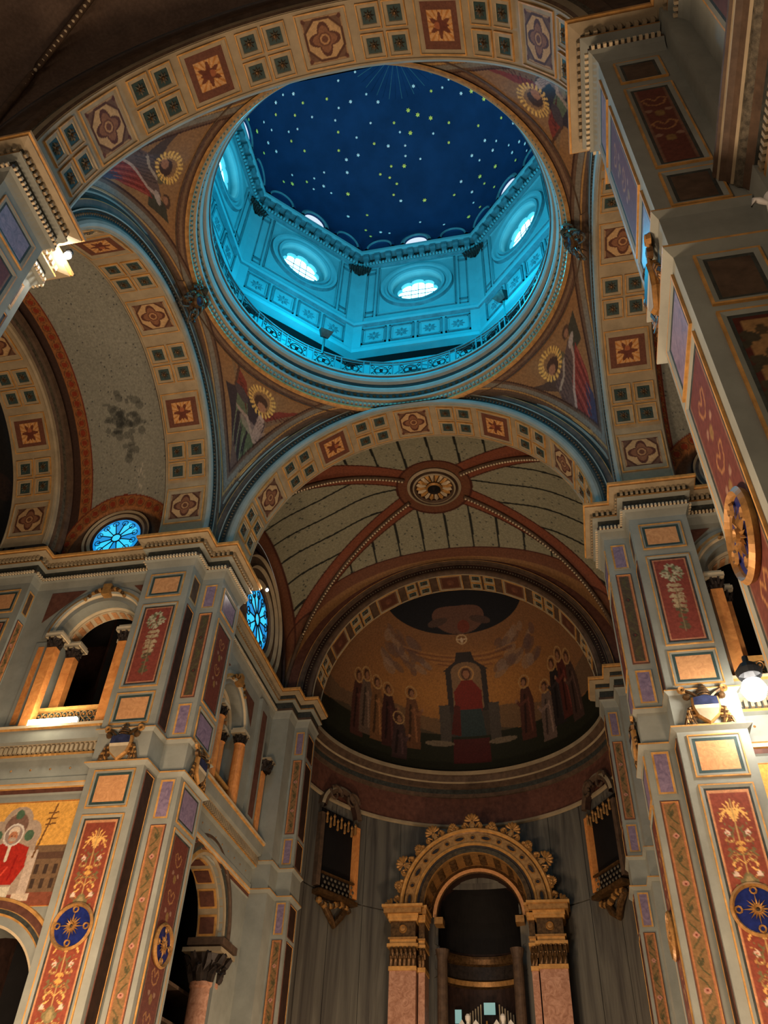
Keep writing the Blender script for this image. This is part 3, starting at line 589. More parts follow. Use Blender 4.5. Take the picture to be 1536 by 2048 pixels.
# ------------------------------------------------------------ gallery balustrade round the drum
t = thing('balustrade', 'wrought balustrade with ring scrolls standing on the dome ring', 'balustrade')
for z, r in ((7.42, .035), (6.70, .022), (7.30, .018)): MB().tube([(4.86*math.cos(a), 4.86*math.sin(a), z) for a in np.linspace(0, 2*PI, 97)[:-1]], r, 'drum_trim', 5, closed=True).build('rail', t)
NP = 32
for i in range(NP):
    a = 2*PI*(i+.5)/NP
    for da in (-.022, .022):
        c, s = math.cos(a+da), math.sin(a+da); MB().obox((4.86*c, 4.86*s, 7.0), (-s*.018, c*.018, 0), (c*.018, s*.018, 0), (0, 0, .42), 'drum_trim').build('post', t)
sb = MB(); a1 = 2*PI/NP
def onr(x, z): return (4.86*math.cos(x/4.86), 4.86*math.sin(x/4.86), z)
sb.tube([onr(.22*math.cos(q), 7.0+.22*math.sin(q)) for q in np.linspace(0, 2*PI, 17)[:-1]], .018, 'bronze_dark', 4, closed=True)
for s in (-1, 1):
    sb.tube([onr(.11*math.cos(q)+s*.09, 7.0+.11*math.sin(q)) for q in np.linspace(0, 2*PI, 13)[:-1]], .015, 'bronze_dark', 4, closed=True)
    for z in (-1, 1): sb.tube([onr(s*(.30+.07*math.cos(q)), 7.0+z*(.19+.07*math.sin(q))) for q in np.linspace(0, 5.2, 10)], .014, 'bronze_dark', 4); sb.tube([onr(s*.22, 7.0), onr(s*.36, 7.0+z*.27)], .012, 'bronze_dark', 4)
sb.rev(onr(0, 7.0), (0, 1, 0), (0, 0, 1), (1, 0, 0), [(.06, -.03), (.05, .03), (0, .04)], 0, 2*PI, 8, 'bronze_dark')
S0 = sb.build('scroll_panel', t)
for i in range(1, NP): c = S0.copy(); C.objects.link(c); c.parent = t; c.rotation_euler = (0, 0, i*a1)

# ------------------------------------------------------------ octagonal drum
T8 = math.tan(PI/8)
t = thing('dome_drum', 'octagonal plaster drum lit cyan by its round windows', 'drum')
def octo(R): return [(R*math.cos(PI/8+k*PI/4)/math.cos(PI/8), R*math.sin(PI/8+k*PI/4)/math.cos(PI/8)) for k in range(8)]
WZ, WR = 13.25, .98
for k in range(8):
    a = k*PI/4; Nn = Vector((-math.cos(a), -math.sin(a), 0)); U = Vector((math.sin(a), -math.cos(a), 0)); O = -Nn*5.65; Z = Vector(Z3)
    hw = 5.65*T8; P = lambda x, z, h=0.: O+U*x+Z*z+Nn*h
    f = MB()      # wall with round hole
    n = 48; inner = [P(WR*math.cos(q), WZ+WR*math.sin(q)) for q in np.linspace(0, 2*PI, n+1)[:-1]]; outer = []
    for q in np.linspace(0, 2*PI, n+1)[:-1]:
        cx, sx_ = math.cos(q), math.sin(q); m_ = min(hw/abs(cx) if abs(cx) > 1e-6 else 9e9, 1.85/abs(sx_) if abs(sx_) > 1e-6 else 9e9); outer.append(P(cx*m_, WZ+sx_*m_))
    f.add(inner+outer, [(i, (i+1) % n, n+(i+1) % n, n+i) for i in range(n)], 'drum_plaster')
    for za, zb in ((9.3, WZ-1.849), (WZ+1.849, 16.0)): f.add([P(-hw, za), P(hw, za), P(hw, zb), P(-hw, zb)], [(0, 1, 2, 3)], 'drum_plaster')
    for z0 in (WZ-1.85, WZ+1.85):
        pass
    w_ = f.build('wall_face', t)
    MB().rev(P(0, WZ), U, Z, Nn, [(WR+.0, -.55), (WR-.02, 0), (WR+.02, .06), (WR+.12, .09), (WR+.16, .03), (WR+.24, .03), (WR+.30, .10), (WR+.40, .11), (WR+.44, .02), (WR+.46, 0)], 0, 2*PI, 48, ['drum_plaster', 'drum_plaster', 'drum_plaster', 'drum_trim', 'drum_plaster', 'drum_plaster', 'drum_plaster', 'drum_trim', 'drum_trim']).build('window_surround', w_, smooth=True)
    lob = MB()      # lobed frame inside the opening
    nl = 64; I = []; Q = []
    for q in np.linspace(0, 2*PI, nl+1)[:-1]: rr = .66+.13*abs(math.cos(q*4))**.5; I.append(P(rr*math.cos(q), WZ+rr*math.sin(q), -.26)); Q.append(P(WR*math.cos(q), WZ+WR*math.sin(q), -.26))
    lob.add(I+Q, [(i, (i+1) % nl, nl+(i+1) % nl, nl+i) for i in range(nl)], 'drum_plaster'); J = [p-Nn*.15 for p in I]; lob.add(I+J, [(i, (i+1) % nl, nl+(i+1) % nl, nl+i) for i in range(nl)], 'drum_plaster'); lob.build('lobed_tracery', w_)
    # window glass
    g = MB(); g.rev(P(0, WZ, -.42), U, Z, Nn, [(.80, 0), (.0, 0)], 0, 2*PI, 24, 'window_glow'); wo = g.build('window_%d' % (k+1), kind='structure')
    gb = MB()
    for x in (-.27, 0, .27): gb.obox(P(x, WZ, -.40), U*.010, Z*.74, Nn*.01, 'iron'); gb.obox(P(0, WZ+x, -.40), U*.74, Z*.010, Nn*.01, 'iron')
    gb.build('glazing_bar', wo, kind='stuff')
    # square moulded frame round the window and pilasters
    fr = MB()
    def rectm(x0, x1, z0, z1, wd, h, m, mb_):
        for (xa, xb, za, zb) in ((x0, x1, z0, z0+wd), (x0, x1, z1-wd, z1), (x0, x0+wd, z0, z1), (x1-wd, x1, z0, z1)): mb_.obox(P((xa+xb)/2, (za+zb)/2, h/2), U*(xb-xa)/2, Z*(zb-za)/2, Nn*h/2, m)
    rectm(-1.52, 1.52, WZ-1.72, WZ+1.60, .05, .035, 'drum_trim', fr); rectm(-1.46, 1.46, WZ-1.66, WZ+1.54, .02, .06, 'drum_plaster', fr); fr.build('window_frame', w_)
    for s in (-1, 1):
        pb = MB(); rectm(min(s*1.62, s*1.94), max(s*1.62, s*1.94), WZ-1.4, WZ+1.2, .03, .03, 'drum_trim', pb); rectm(min(s*1.62, s*1.94), max(s*1.62, s*1.94), WZ-1.72, WZ-1.46, .03, .04, 'drum_trim', pb); rectm(min(s*1.62, s*1.94), max(s*1.62, s*1.94), WZ+1.26, WZ+1.54, .03, .04, 'drum_trim', pb); pb.build('pilaster_frame', w_)
    for j in range(4):
        x = (j-1.5)*1.02; pb = MB(); rectm(x-.46, x+.46, 9.84, 10.78, .06, .05, 'drum_trim', pb); rectm(x-.36, x+.36, 9.94, 10.68, .03, .03, 'drum_plaster', pb); pp = pb.build('square_panel', w_)
        rb = MB()
        for q in range(8): aa = q*PI/4; rb.add([P(x+.02*math.cos(aa), 10.31+.02*math.sin(aa), .0), P(x+.17*math.cos(aa-.3), 10.31+.17*math.sin(aa-.3), .01), P(x+.26*math.cos(aa), 10.31+.26*math.sin(aa), .01), P(x+.17*math.cos(aa+.3), 10.31+.17*math.sin(aa+.3), .01), P(x+.14*math.cos(aa), 10.31+.14*math.sin(aa), .05)], [(0, 1, 4), (1, 2, 4), (2, 3, 4), (3, 0, 4)], 'drum_trim')
        rb.build('rosette', pp)
    # brackets under the cornice
    for j in range(10):
        x = (j-4.5)*.45; bb = MB(); bb.obox(P(x, 15.22, .12), U*.09, Z*.12, Nn*.12, 'drum_trim'); bb.obox(P(x, 15.42, .17), U*.11, Z*.10, Nn*.17, 'drum_trim'); bb.obox(P(x+.225, 15.38, .05), U*.11, Z*.13, Nn*.02, 'bronze_dark'); bb.build('bracket', t)
    # corner pilaster strip and capital
    ac = a+PI/8; Rc = 5.65/math.cos(PI/8); Cn = Vector((-math.cos(ac), -math.sin(ac), 0)); Cu = Vector((math.sin(ac), -math.cos(ac), 0)); Pc = -Cn*Rc
    for s in (-1, 1):
        nn = Nn if s == 1 else Vector((-math.cos(a+PI/4), -math.sin(a+PI/4), 0)); uu = Vector((math.sin(a+PI/4*(s < 0)), -math.cos(a+PI/4*(s < 0)), 0))
        d = uu*(1 if s < 0 else 1)
        base = Pc+(uu*.17 if s == 1 else -uu*.17)
        MB().obox(base+Z*12.2+nn*.03, uu*.18, Z*2.6, nn*.035, 'drum_plaster').build('corner_pilaster', t)
    cb = MB(); r = random.Random(k)
    for q in range(9): x = -.34+.085*q; cb.tube([Pc+Cu*x+Cn*.12+Z*14.42, Pc+Cu*x*1.1+Cn*.17+Z*14.7, Pc+Cu*x*1.25+Cn*.27+Z*(14.86+.05*(q % 2)), Pc+Cu*x*1.3+Cn*.3+Z*14.78], [.05, .055, .045, .02], 'bronze_dark', 5)
    cb.build('capital', t)
    # small round-headed opening in the lower gallery wall
    lw = MB(); Og = -Nn*5.98; PG = lambda x, z, h=0.: Og+U*x+Z*z+Nn*h
    lw.rev(PG(0, 7.6), U, Z, Nn, [(1.05, 0), (1.05, .05), (.95, .07), (.85, .03), (.8, -.2)], 0, PI, 24, ['drum_trim', 'drum_trim', 'drum_plaster', 'drum_trim']); lw.rev(PG(0, 7.6, .005), U, Z, Nn, [(.84, 0), (0, 0)], 0, PI, 24, 'teal'); lw.build('niche', t)
octp = octo(1.)
def osweep(prof, mats): 
    mb = MB()
    for k in range(len(prof)-1):
        rows = [[(x*R, y*R, z) for x, y in octo(1.)] for R, z in (prof[k], prof[k+1])]; mb.grid([r+[r[0]] for r in rows], mats[k] if isinstance(mats, list) else mats)
    return mb
osweep([(6.0, 6.6), (6.0, 9.15), (5.75, 9.2), (5.48, 9.25), (5.46, 9.40), (5.52, 9.46), (5.56, 9.62), (5.65, 9.66)], ['drum_plaster', 'deep_dark', 'drum_plaster', 'drum_plaster', 'drum_trim', 'drum_plaster', 'drum_plaster']).build('base_moulding', t)  # groove shadow under the base is put in as a dark band
osweep([(5.65, 10.9), (5.52, 10.96), (5.50, 11.08), (5.58, 11.12), (5.6, 11.26), (5.65, 11.3)], ['drum_trim', 'drum_plaster', 'drum_trim', 'drum_plaster', 'drum_trim']).build('string_course', t)
osweep([(5.65, 14.95), (5.56, 15.0), (5.56, 15.08), (5.50, 15.1), (5.50, 15.14), (5.64, 15.16), (5.62, 15.5), (5.35, 15.54), (5.30, 15.66), (5.30, 15.80), (5.5, 15.86), (5.8, 15.9)], ['drum_trim', 'drum_plaster', 'drum_trim', 'drum_plaster', 'drum_trim', 'bronze_dark', 'drum_trim', 'drum_plaster', 'drum_plaster', 'drum_plaster', 'drum_plaster']).build('crowning_cornice', t)
dm = MB()
for k in range(8):
    a = k*PI/4; Nn = Vector((-math.cos(a), -math.sin(a), 0)); U = Vector((math.sin(a), -math.cos(a), 0)); hw = 5.5*T8
    for j in range(36): x = -hw+.06+(2*hw-.12)*j/35; dm.obox(-Nn*5.5+U*x+Vector(Z3)*15.05+Nn*.02, U*.033, Vector(Z3)*.04, Nn*.04, 'drum_plaster')
dm.build('dentil_course', t, kind='stuff')
# ------------------------------------------------------------ star dome
t = thing('star_dome', 'dark blue dome painted as a night sky with gilded stars', 'dome')
def domept(a, e, r=5.55):
    r = r*(1+(1/math.cos(((a+PI/8) % (PI/4))-PI/8)*1.012-1)*math.cos(e)**3)
    return Vector((r*math.cos(e)*math.cos(a), r*math.cos(e)*math.sin(a), 16.6+4.6*math.sin(e)))
MB().grid([[domept(a, e) for a in np.linspace(0, 2*PI, 129)] for e in np.linspace(0, PI/2*.985, 25)], 'dome_blue').build('vault_shell', t, smooth=True)
osweep([(5.8, 15.9), (5.62, 15.92), (5.62, 16.62)], ['dome_blue', 'dome_blue']).build('attic_wall', t)
for k in range(8):
    a0 = k*PI/4; Nn = Vector((-math.cos(a0), -math.sin(a0), 0)); U = Vector((math.sin(a0), -math.cos(a0), 0)); Z = Vector(Z3)
    for x, gl in ((-1.5, 0), (0, 1), (1.5, 0)):
        cpt = -Nn*5.38+U*x+Z*15.95; ar = MB().rev(cpt, U, Z, Nn, [(.62, -.2), (.62, .05), (.52, .08), (.46, .03), (.44, -.1)], 0, PI, 16, ['dome_blue', 'drum_trim' if gl else 'dome_blue', 'drum_trim', 'dome_blue']).build('lunette_arch', t)
        MB().rev(cpt, U, Z, Nn, [(.44, -.04), (0, -.04)], 0, PI, 16, 'lunette_glow' if gl else 'dome_blue').build('lunette', ar)
mat('star_gold', (1, .84, .36), .45, .1, 4, .0); mat('star_pale', (.95, .90, .84), .5, .1, 4)
for i in range(40):
    a = 2*PI*i/40; pts = [domept(a+.0, e, 5.52) for e in np.linspace(1.26, 1.52, 5)]; MB().tube(pts, [.012, .012, .01, .01, .01], 'dome_blue' if i % 2 else 'drum_trim', 4).build('ray', t)
def starmesh(R, m):
    mb = MB(); V = []
    for q in range(12): rr = R*(1 if q % 2 == 0 else .55); V.append((rr*math.cos(q*PI/6), rr*math.sin(q*PI/6), 0))
    V.append((0, 0, R*.35)); mb.add(V, [(q, (q+1) % 12, 12) for q in range(12)], m); return mb
SM = [starmesh(.10, 'star_gold'), starmesh(.08, 'star_pale'), starmesh(.07, 'star_gold'), starmesh(.06, 'star_pale')]
first = [None]*4; ns = 0; rs = random.Random(11); placed = []
tries = 0
while ns < 260 and tries < 9000:
    tries += 1; a = rs.random()*2*PI; e = math.asin(rs.random()*.97); p = domept(a, e, 5.5)
    if e < .12 or e > 1.42 or any((p-q).length < .36 for q in placed): continue
    placed.append(p); k = rs.choice([0, 1, 1, 2, 2, 3, 3, 3]); 
    if first[k] is None: first[k] = SM[k].build('star', t); o = first[k]
    else: o = first[k].copy(); C.objects.link(o); o.parent = t
    nrm = Vector((-p.x/5.5**2, -p.y/5.5**2, -(p.z-16.6)/4.6**2)).normalized(); o.rotation_euler = nrm.to_track_quat('Z', 'Y').to_euler(); o.location = p+nrm*.03; ns += 1
# floodlights clamped to the gallery rail, aimed up into the drum
def flood(label, x, y, z, aim):
    t = thing('floodlight', label, 'floodlight', loc=(x, y, z), group='floodlights on the drum gallery'); d = (Vector(aim)-Vector((x, y, z))).normalized(); s = d.cross(Vector(Z3)).normalized(); u = s.cross(d)
    MB().add([tuple(s*a*.13+u*b*.09+d*.0) for a, b in ((-1, -1), (1, -1), (1, 1), (-1, 1))]+[tuple(s*a*.22+u*b*.17+d*.24) for a, b in ((-1, -1), (1, -1), (1, 1), (-1, 1))], [(0, 3, 2, 1)]+[(k, (k+1) % 4, 4+(k+1) % 4, 4+k) for k in range(4)], 'bronze_dark').build('housing', t)
    MB().obox((0, 0, -.45), (.03, 0, 0), (0, .03, 0), (0, 0, .45), 'bronze_dark').build('pole', t)
flood('box floodlight on the gallery rail at the left front of the drum', -2.75, 3.95, 8.15, (0, 0, 14))
flood('box floodlight on the gallery rail at the right front of the drum', 3.2, 3.6, 8.2, (0, 0, 14))
for k in range(4):
    a = PI/4+k*PI/2; lamp('drum_floodlight_beam', (4.1*math.cos(a), 4.1*math.sin(a), 8.0), 620, CYAN, .25, spot=150, aim=(-2.6*math.cos(a), -2.6*math.sin(a), 13.2), blend=.9)
    lamp('drum_spill_fill', (4.0*math.cos(a), 4.0*math.sin(a), 8.3), 330, CYAN, .3)  # extra cyan points added so that spill reaches the arches
    a += PI/4; lamp('dome_warm_fill', (4.9*math.cos(a), 4.9*math.sin(a), 15.95), 75, (1, .80, .62), .15, spot=150, aim=(0, 0, 19.5), blend=1.)  # warm fill added without a fixture, brings out the gold stars

# ------------------------------------------------------------ walls with arched openings
class FR:
    def __init__(s, O, U, N): s.O, s.U, s.N, s.Z = Vector(O), Vector(U), Vector(N), Vector(Z3)
    def p(s, x, z, h=0.): return s.O+s.U*x+s.Z*z+s.N*h
    def box(s, mb, x0, x1, z0, z1, h0, h1, m): mb.obox(s.p((x0+x1)/2, (z0+z1)/2, (h0+h1)/2), s.U*(x1-x0)/2, s.Z*(z1-z0)/2, s.N*(h1-h0)/2, m); return mb
def arch_wall(fr, s0, s1, z0, z1, holes, m, depth=.5, mi='deep_dark'):
    mb = MB(); holes = sorted(holes); cur = s0; quad = lambda a, b, c, d: mb.add([fr.p(a, c), fr.p(b, c), fr.p(b, d), fr.p(a, d)], [(0, 1, 2, 3)], m)
    xs = sorted({s0, s1} | {c-w for c, w, _, _ in holes} | {c+w for c, w, _, _ in holes})
    for a, b in zip(xs[:-1], xs[1:]):
        mid = (a+b)/2; hs = sorted([h for h in holes if h[0]-h[1] < mid < h[0]+h[1]], key=lambda h: h[2]); n = 24 if hs else 1
        for i in range(n):
            xa, xb = a+(b-a)*i/n, a+(b-a)*(i+1)/n; lo = [z0, z0]
            for c, w, sill, sp in hs:
                if sill > z0+.001: mb.add([fr.p(xa, lo[0]), fr.p(xb, lo[1]), fr.p(xb, sill), fr.p(xa, sill)], [(0, 1, 2, 3)], m)
                lo = [sp+math.sqrt(max(0, w*w-(x-c)**2)) for x in (xa, xb)]
            mb.add([fr.p(xa, lo[0]), fr.p(xb, lo[1]), fr.p(xb, z1), fr.p(xa, z1)], [(0, 1, 2, 3)], m)
    for c, w, sill, sp in holes:
        pts = [(c-w, sill)]+[(c-w*math.cos(q), sp+w*math.sin(q)) for q in np.linspace(0, PI, 25)]+[(c+w, sill)]
        mb.grid([[fr.p(x, z) for x, z in pts], [fr.p(x, z, -depth) for x, z in pts]], m)
        mb.add([fr.p(c-w, sill), fr.p(c+w, sill), fr.p(c+w, sill, -depth), fr.p(c-w, sill, -depth)], [(0, 1, 2, 3)], m)
    return mb
def corinthian(parent, base, r, h, m='bronze_dark', square=False, name='capital'):
    mb = MB(); base = Vector(base); mb.rev(base, X3, Y3, Z3, [(r*.95, 0), (r*1.0, h*.5), (r*1.35, h*.85)], 0, 2*PI, 12, m)
    for tier, (z0, z1, n, rr) in enumerate(((0, .5, 8, 1.0), (.3, .85, 8, 1.15))):
        for k in range(n):
            a = 2*PI*(k+.5*tier)/n; d = Vector((math.cos(a), math.sin(a), 0)); s = Vector((-d.y, d.x, 0)); mb.tube([base+d*r*rr*.95+Z_*h*z0, base+d*r*rr*1.12+Z_*h*(z0+z1)/2, base+d*r*rr*1.45+Z_*h*z1, base+d*r*rr*1.5+Z_*h*(z1-.1)], [r*.26, r*.3, r*.2, r*.06], m, 5)
    mb.obox(base+Z_*h*.93, (r*1.5, 0, 0), (0, r*1.5, 0), (0, 0, h*.07), 'stone_tan'); return mb.build(name, parent)
Z_ = Vector(Z3)
def gallery(root, fr, sc, w, sill, sp, fwd=False):
    a = sc-w; b = sc+w
    # archivolt: two coffered bands stepping back
    ar = MB().rev(fr.p(sc, sp), fr.U, fr.Z, fr.N, [(w+.40, 0), (w+.40, .05), (w+.30, .07), (w+.22, .10), (w+.18, .06), (w+.17, .02), (w+.12, -.02), (w+.10, -.25), (w+.04, -.27), (w+.03, -.32), (w-.02, -.34), (w-.04, -.40), (w-.06, -.42), (w-.08, -.75), (w-.02, -.8)], 0, PI, 32,
          ['blue_grey', 'blue_grey', 'gold_paint', 'blue_grey', 'cream', 'cream', 'cream', 'stone_tan', 'cream', 'cream', 'cream', 'stone_tan', 'cream', 'stone_tan']).build('arch_moulding', root)
    for rr, h0, h1, n in ((w+.105, -.04, -.24, 13), (w-.075, -.45, -.72, 13)):
        for k in range(n):
            t0 = PI*(k+.2)/n; t1 = PI*(k+.8)/n
            MB().add([fr.p(sc+(rr-.005)*math.cos(q), sp+(rr-.005)*math.sin(q), h) for q, h in ((t0, h0), (t1, h0), (t1, h1), (t0, h1))]+[fr.p(sc+(rr-.03)*math.cos(q), sp+(rr-.03)*math.sin(q), h) for q, h in ((t0+.02, h0-.02), (t1-.02, h0-.02), (t1-.02, h1+.02), (t0+.02, h1+.02))], [(0, 1, 5, 4), (1, 2, 6, 5), (2, 3, 7, 6), (3, 0, 4, 7), (4, 5, 6, 7)], 'tan_marble').build('arch_block', ar)
    k = MB(); k.obox(fr.p(sc, sp+w+.26, .10), fr.U*.11, fr.Z*.17, fr.N*.10, 'gilt')
    for s in (-1, 1):
        for q in range(6): k.rev(fr.p(sc+s*(.14+.085*q), sp+w+.30-.012*q*q, .10), fr.U, fr.Z, fr.N, [(.065-.005*q, 0), (.05, .06), (0, .08)], 0, 2*PI, 7, 'gilt' if q % 2 else 'bronze')
    k.build('keystone', root)
    for s in (-1, 1):
        e = sc+s*w
        for j, (h, xo) in enumerate(((.24, -.26), (-.30, -.50))):
            x = e+s*xo; fx = x-s*.0; cz = sp-.42
            if fwd: h -= .06
            pc = MB()
            if fwd: pc.rev(fr.p(fx+s*.13, sill, h-.11), fr.U, fr.N, fr.Z, [(.20, 0), (.20, .10), (.165, .16), (.145, cz-sill-.05), (.17, cz-sill)], 0, 2*PI, 16, 'orange_marble')
            else: fr.box(pc, min(fx, fx+s*.26), max(fx, fx+s*.26), sill, cz, h-.22, h, 'orange_marble')
            pc.build('column', root)
            mc = fr.p(fx+s*.13, cz, h-.11); corinthian(root, mc, .135, .30)
            ib = MB(); x0, x1 = min(fx-s*.1, fx+s*.36), max(fx-s*.1, fx+s*.36); fr.box(ib, x0, x1, sp-.12, sp-.02, h-.36, h+.08, 'cream'); fr.box(ib, x0+.03, x1-.03, sp-.02, sp+.05, h-.33, h+.04, 'cream'); ib.build('impost', root)
        # flat pilaster with orange inlay and red spandrel
        x0, x1 = (e+s*.20, e+s*.44); x0, x1 = min(x0, x1), max(x0, x1)
        pb = MB(); fr.box(pb, x0-.07, x1+.07, sill, sp-.1, 0, .03, 'blue_grey'); fr.box(pb, x0+.04, x1-.04, sill+.15, sp-.25, .03, .045, 'orange_marble'); pb.build('inlaid_pilaster', root)
        sb = MB(); q0 = sp+.55; xo = sc+s*(w+.62); sb.add([fr.p(xo, q0, .012), fr.p(xo, sp+w+.42, .012), fr.p(sc+s*(w*.62), sp+w+.42, .012), fr.p(sc+s*(w+.22), sp+.95, .012)], [(0, 1, 2, 3)], 'brown_red'); sb.build('spandrel_panel', root)
    # balustrade
    bb = MB(); fr.box(bb, a-.02, b+.02, sill+.48, sill+.56, -.12, .02, 'gold_paint'); fr.box(bb, a-.02, b+.02, sill, sill+.05, -.1, .0, 'gold_paint'); rl = bb.build('rail', root)
    lb = MB(); n = int((b-a)/.17)
    for i in range(n):
        for jz in range(2):
            c = fr.p(a+(i+.5)*(b-a)/n, sill+.15+.21*jz, -.05); ring = [c+fr.U*.075*math.cos(q)+fr.Z*.095*math.sin(q) for q in np.linspace(0, 2*PI, 9)[:-1]]; lb.tube(ring, .015, 'gilt', 4, closed=True); lb.rev(c, fr.U, fr.Z, fr.N, [(.035, 0), (.02, .03), (0, .03)], 0, 2*PI, 6, 'gilt')
    fr.box(lb, a, b, sill+.05, sill+.48, -.10, -.09, 'teal'); lb.build('lattice', root, kind='stuff')
def string_courses(root, fr, s0, s1, z):
    mb = MB(); prof = [(0, z), (.34, z), (.34, z-.07), (.28, z-.10), (.26, z-.38), (.18, z-.42), (.12, z-.48), (.12, z-.66), (.15, z-.66), (.15, z-.72), (.05, z-.76), (.05, z-1.20), (.09, z-1.22), (.09, z-1.34), (.07, z-1.36), (.07, z-1.44), (.03, z-1.46), (.03, z-1.56), (.0, z-1.60)]
    ms = ['cream', 'cream', 'gold_paint', 'blue_grey', 'blue_grey', 'stone_tan', 'dark_frieze', 'gold_paint', 'gold_paint', 'blue_grey', 'blue_grey', 'blue_grey', 'blue_grey', 'gold_paint', 'cream', 'gold_paint', 'brown_red', 'blue_grey']
    for k in range(len(prof)-1): mb.add([fr.p(s, q[1], q[0]) for q in prof[k:k+2] for s in (s0, s1)], [(0, 1, 3, 2)], ms[k])
    o = mb.build('gallery_entablature', root); d = MB(); n = int((s1-s0)/.12)
    for i in range(n): d.obox(fr.p(s0+(i+.5)*(s1-s0)/n, z-.56, .16), fr.U*.033, fr.Z*.08, fr.N*.045, 'stone_tan')
    for i in range(int((s1-s0)/.5)): d.rev(fr.p(s0+.25+i*.5, z-1.0, .055), fr.U, fr.Z, fr.N, [(.03, 0), (0, .02)], 0, 2*PI, 6, 'gilt')
    d.build('dentil_course', root, kind='stuff')
def rose_window(nm, fr, sc, zc, R, depth, rings, parent=None):
    t = MB().rev(fr.p(sc, zc, -depth), fr.U, fr.Z, fr.N, [(R, 0), (R*.80, 0)], 0, 2*PI, 36, 'rose_blue').build(nm, kind='structure')
    MB().rev(fr.p(sc, zc, -depth), fr.U, fr.Z, fr.N, [(R*.80, 0), (R*.2, 0)], 0, 2*PI, 36, 'rose_blue').build('glass', t)
    MB().rev(fr.p(sc, zc, -depth+.01), fr.U, fr.Z, fr.N, [(R*.2, 0), (0, 0)], 0, 2*PI, 16, 'rose_pale').build('centre_pane', t)
    for k in range(12):
        a = 2*PI*k/12; d = fr.U*math.cos(a)+fr.Z*math.sin(a); e = -fr.U*math.sin(a)+fr.Z*math.cos(a); c = fr.p(sc, zc, -depth+.012)
        MB().add([c+d*R*(.55+.34*math.cos(q))+e*R*(.10+.05*math.cos(q))*math.sin(q)*1.5 for q in np.linspace(0, 2*PI, 13)[:-1]], [tuple(range(12))], 'rose_pale' if k % 3 else 'rose_blue').build('petal_pane', t)
    tb = MB()
    for k in range(12):
        a = 2*PI*(k+.5)/12; d = fr.U*math.cos(a)+fr.Z*math.sin(a); c = fr.p(sc, zc, -depth+.03); tb.tube([c+d*R*.2, c+d*R*.78], R*.022, 'iron', 5)
        e = -fr.U*math.sin(a)+fr.Z*math.cos(a); tb.tube([c+d*R*.78+(d*math.cos(q)*.9+e*math.sin(q))*R*.13 for q in np.linspace(0, 2*PI, 9)[:-1]], R*.018, 'iron', 4, closed=True)
    tb.tube([fr.p(sc+R*.2*math.cos(q), zc+R*.2*math.sin(q), -depth+.03) for q in np.linspace(0, 2*PI, 17)[:-1]], R*.03, 'iron', 5, closed=True)
    tb.build('tracery', t, kind='stuff')
    MB().rev(fr.p(sc, zc), fr.U, fr.Z, fr.N, [(R, -depth-.02), (R+.06, -depth+.02), (R+.08, -.02)]+[(R+r, h) for r, h, _ in rings], 0, 2*PI, 48, ['dark_brown', 'umber']+['umber']+[m for _, _, m in rings][1:], fn=lambda q: Vector((q.x, q.y, max(q.z, .05)))).build('surround', t, smooth=False)
    return t

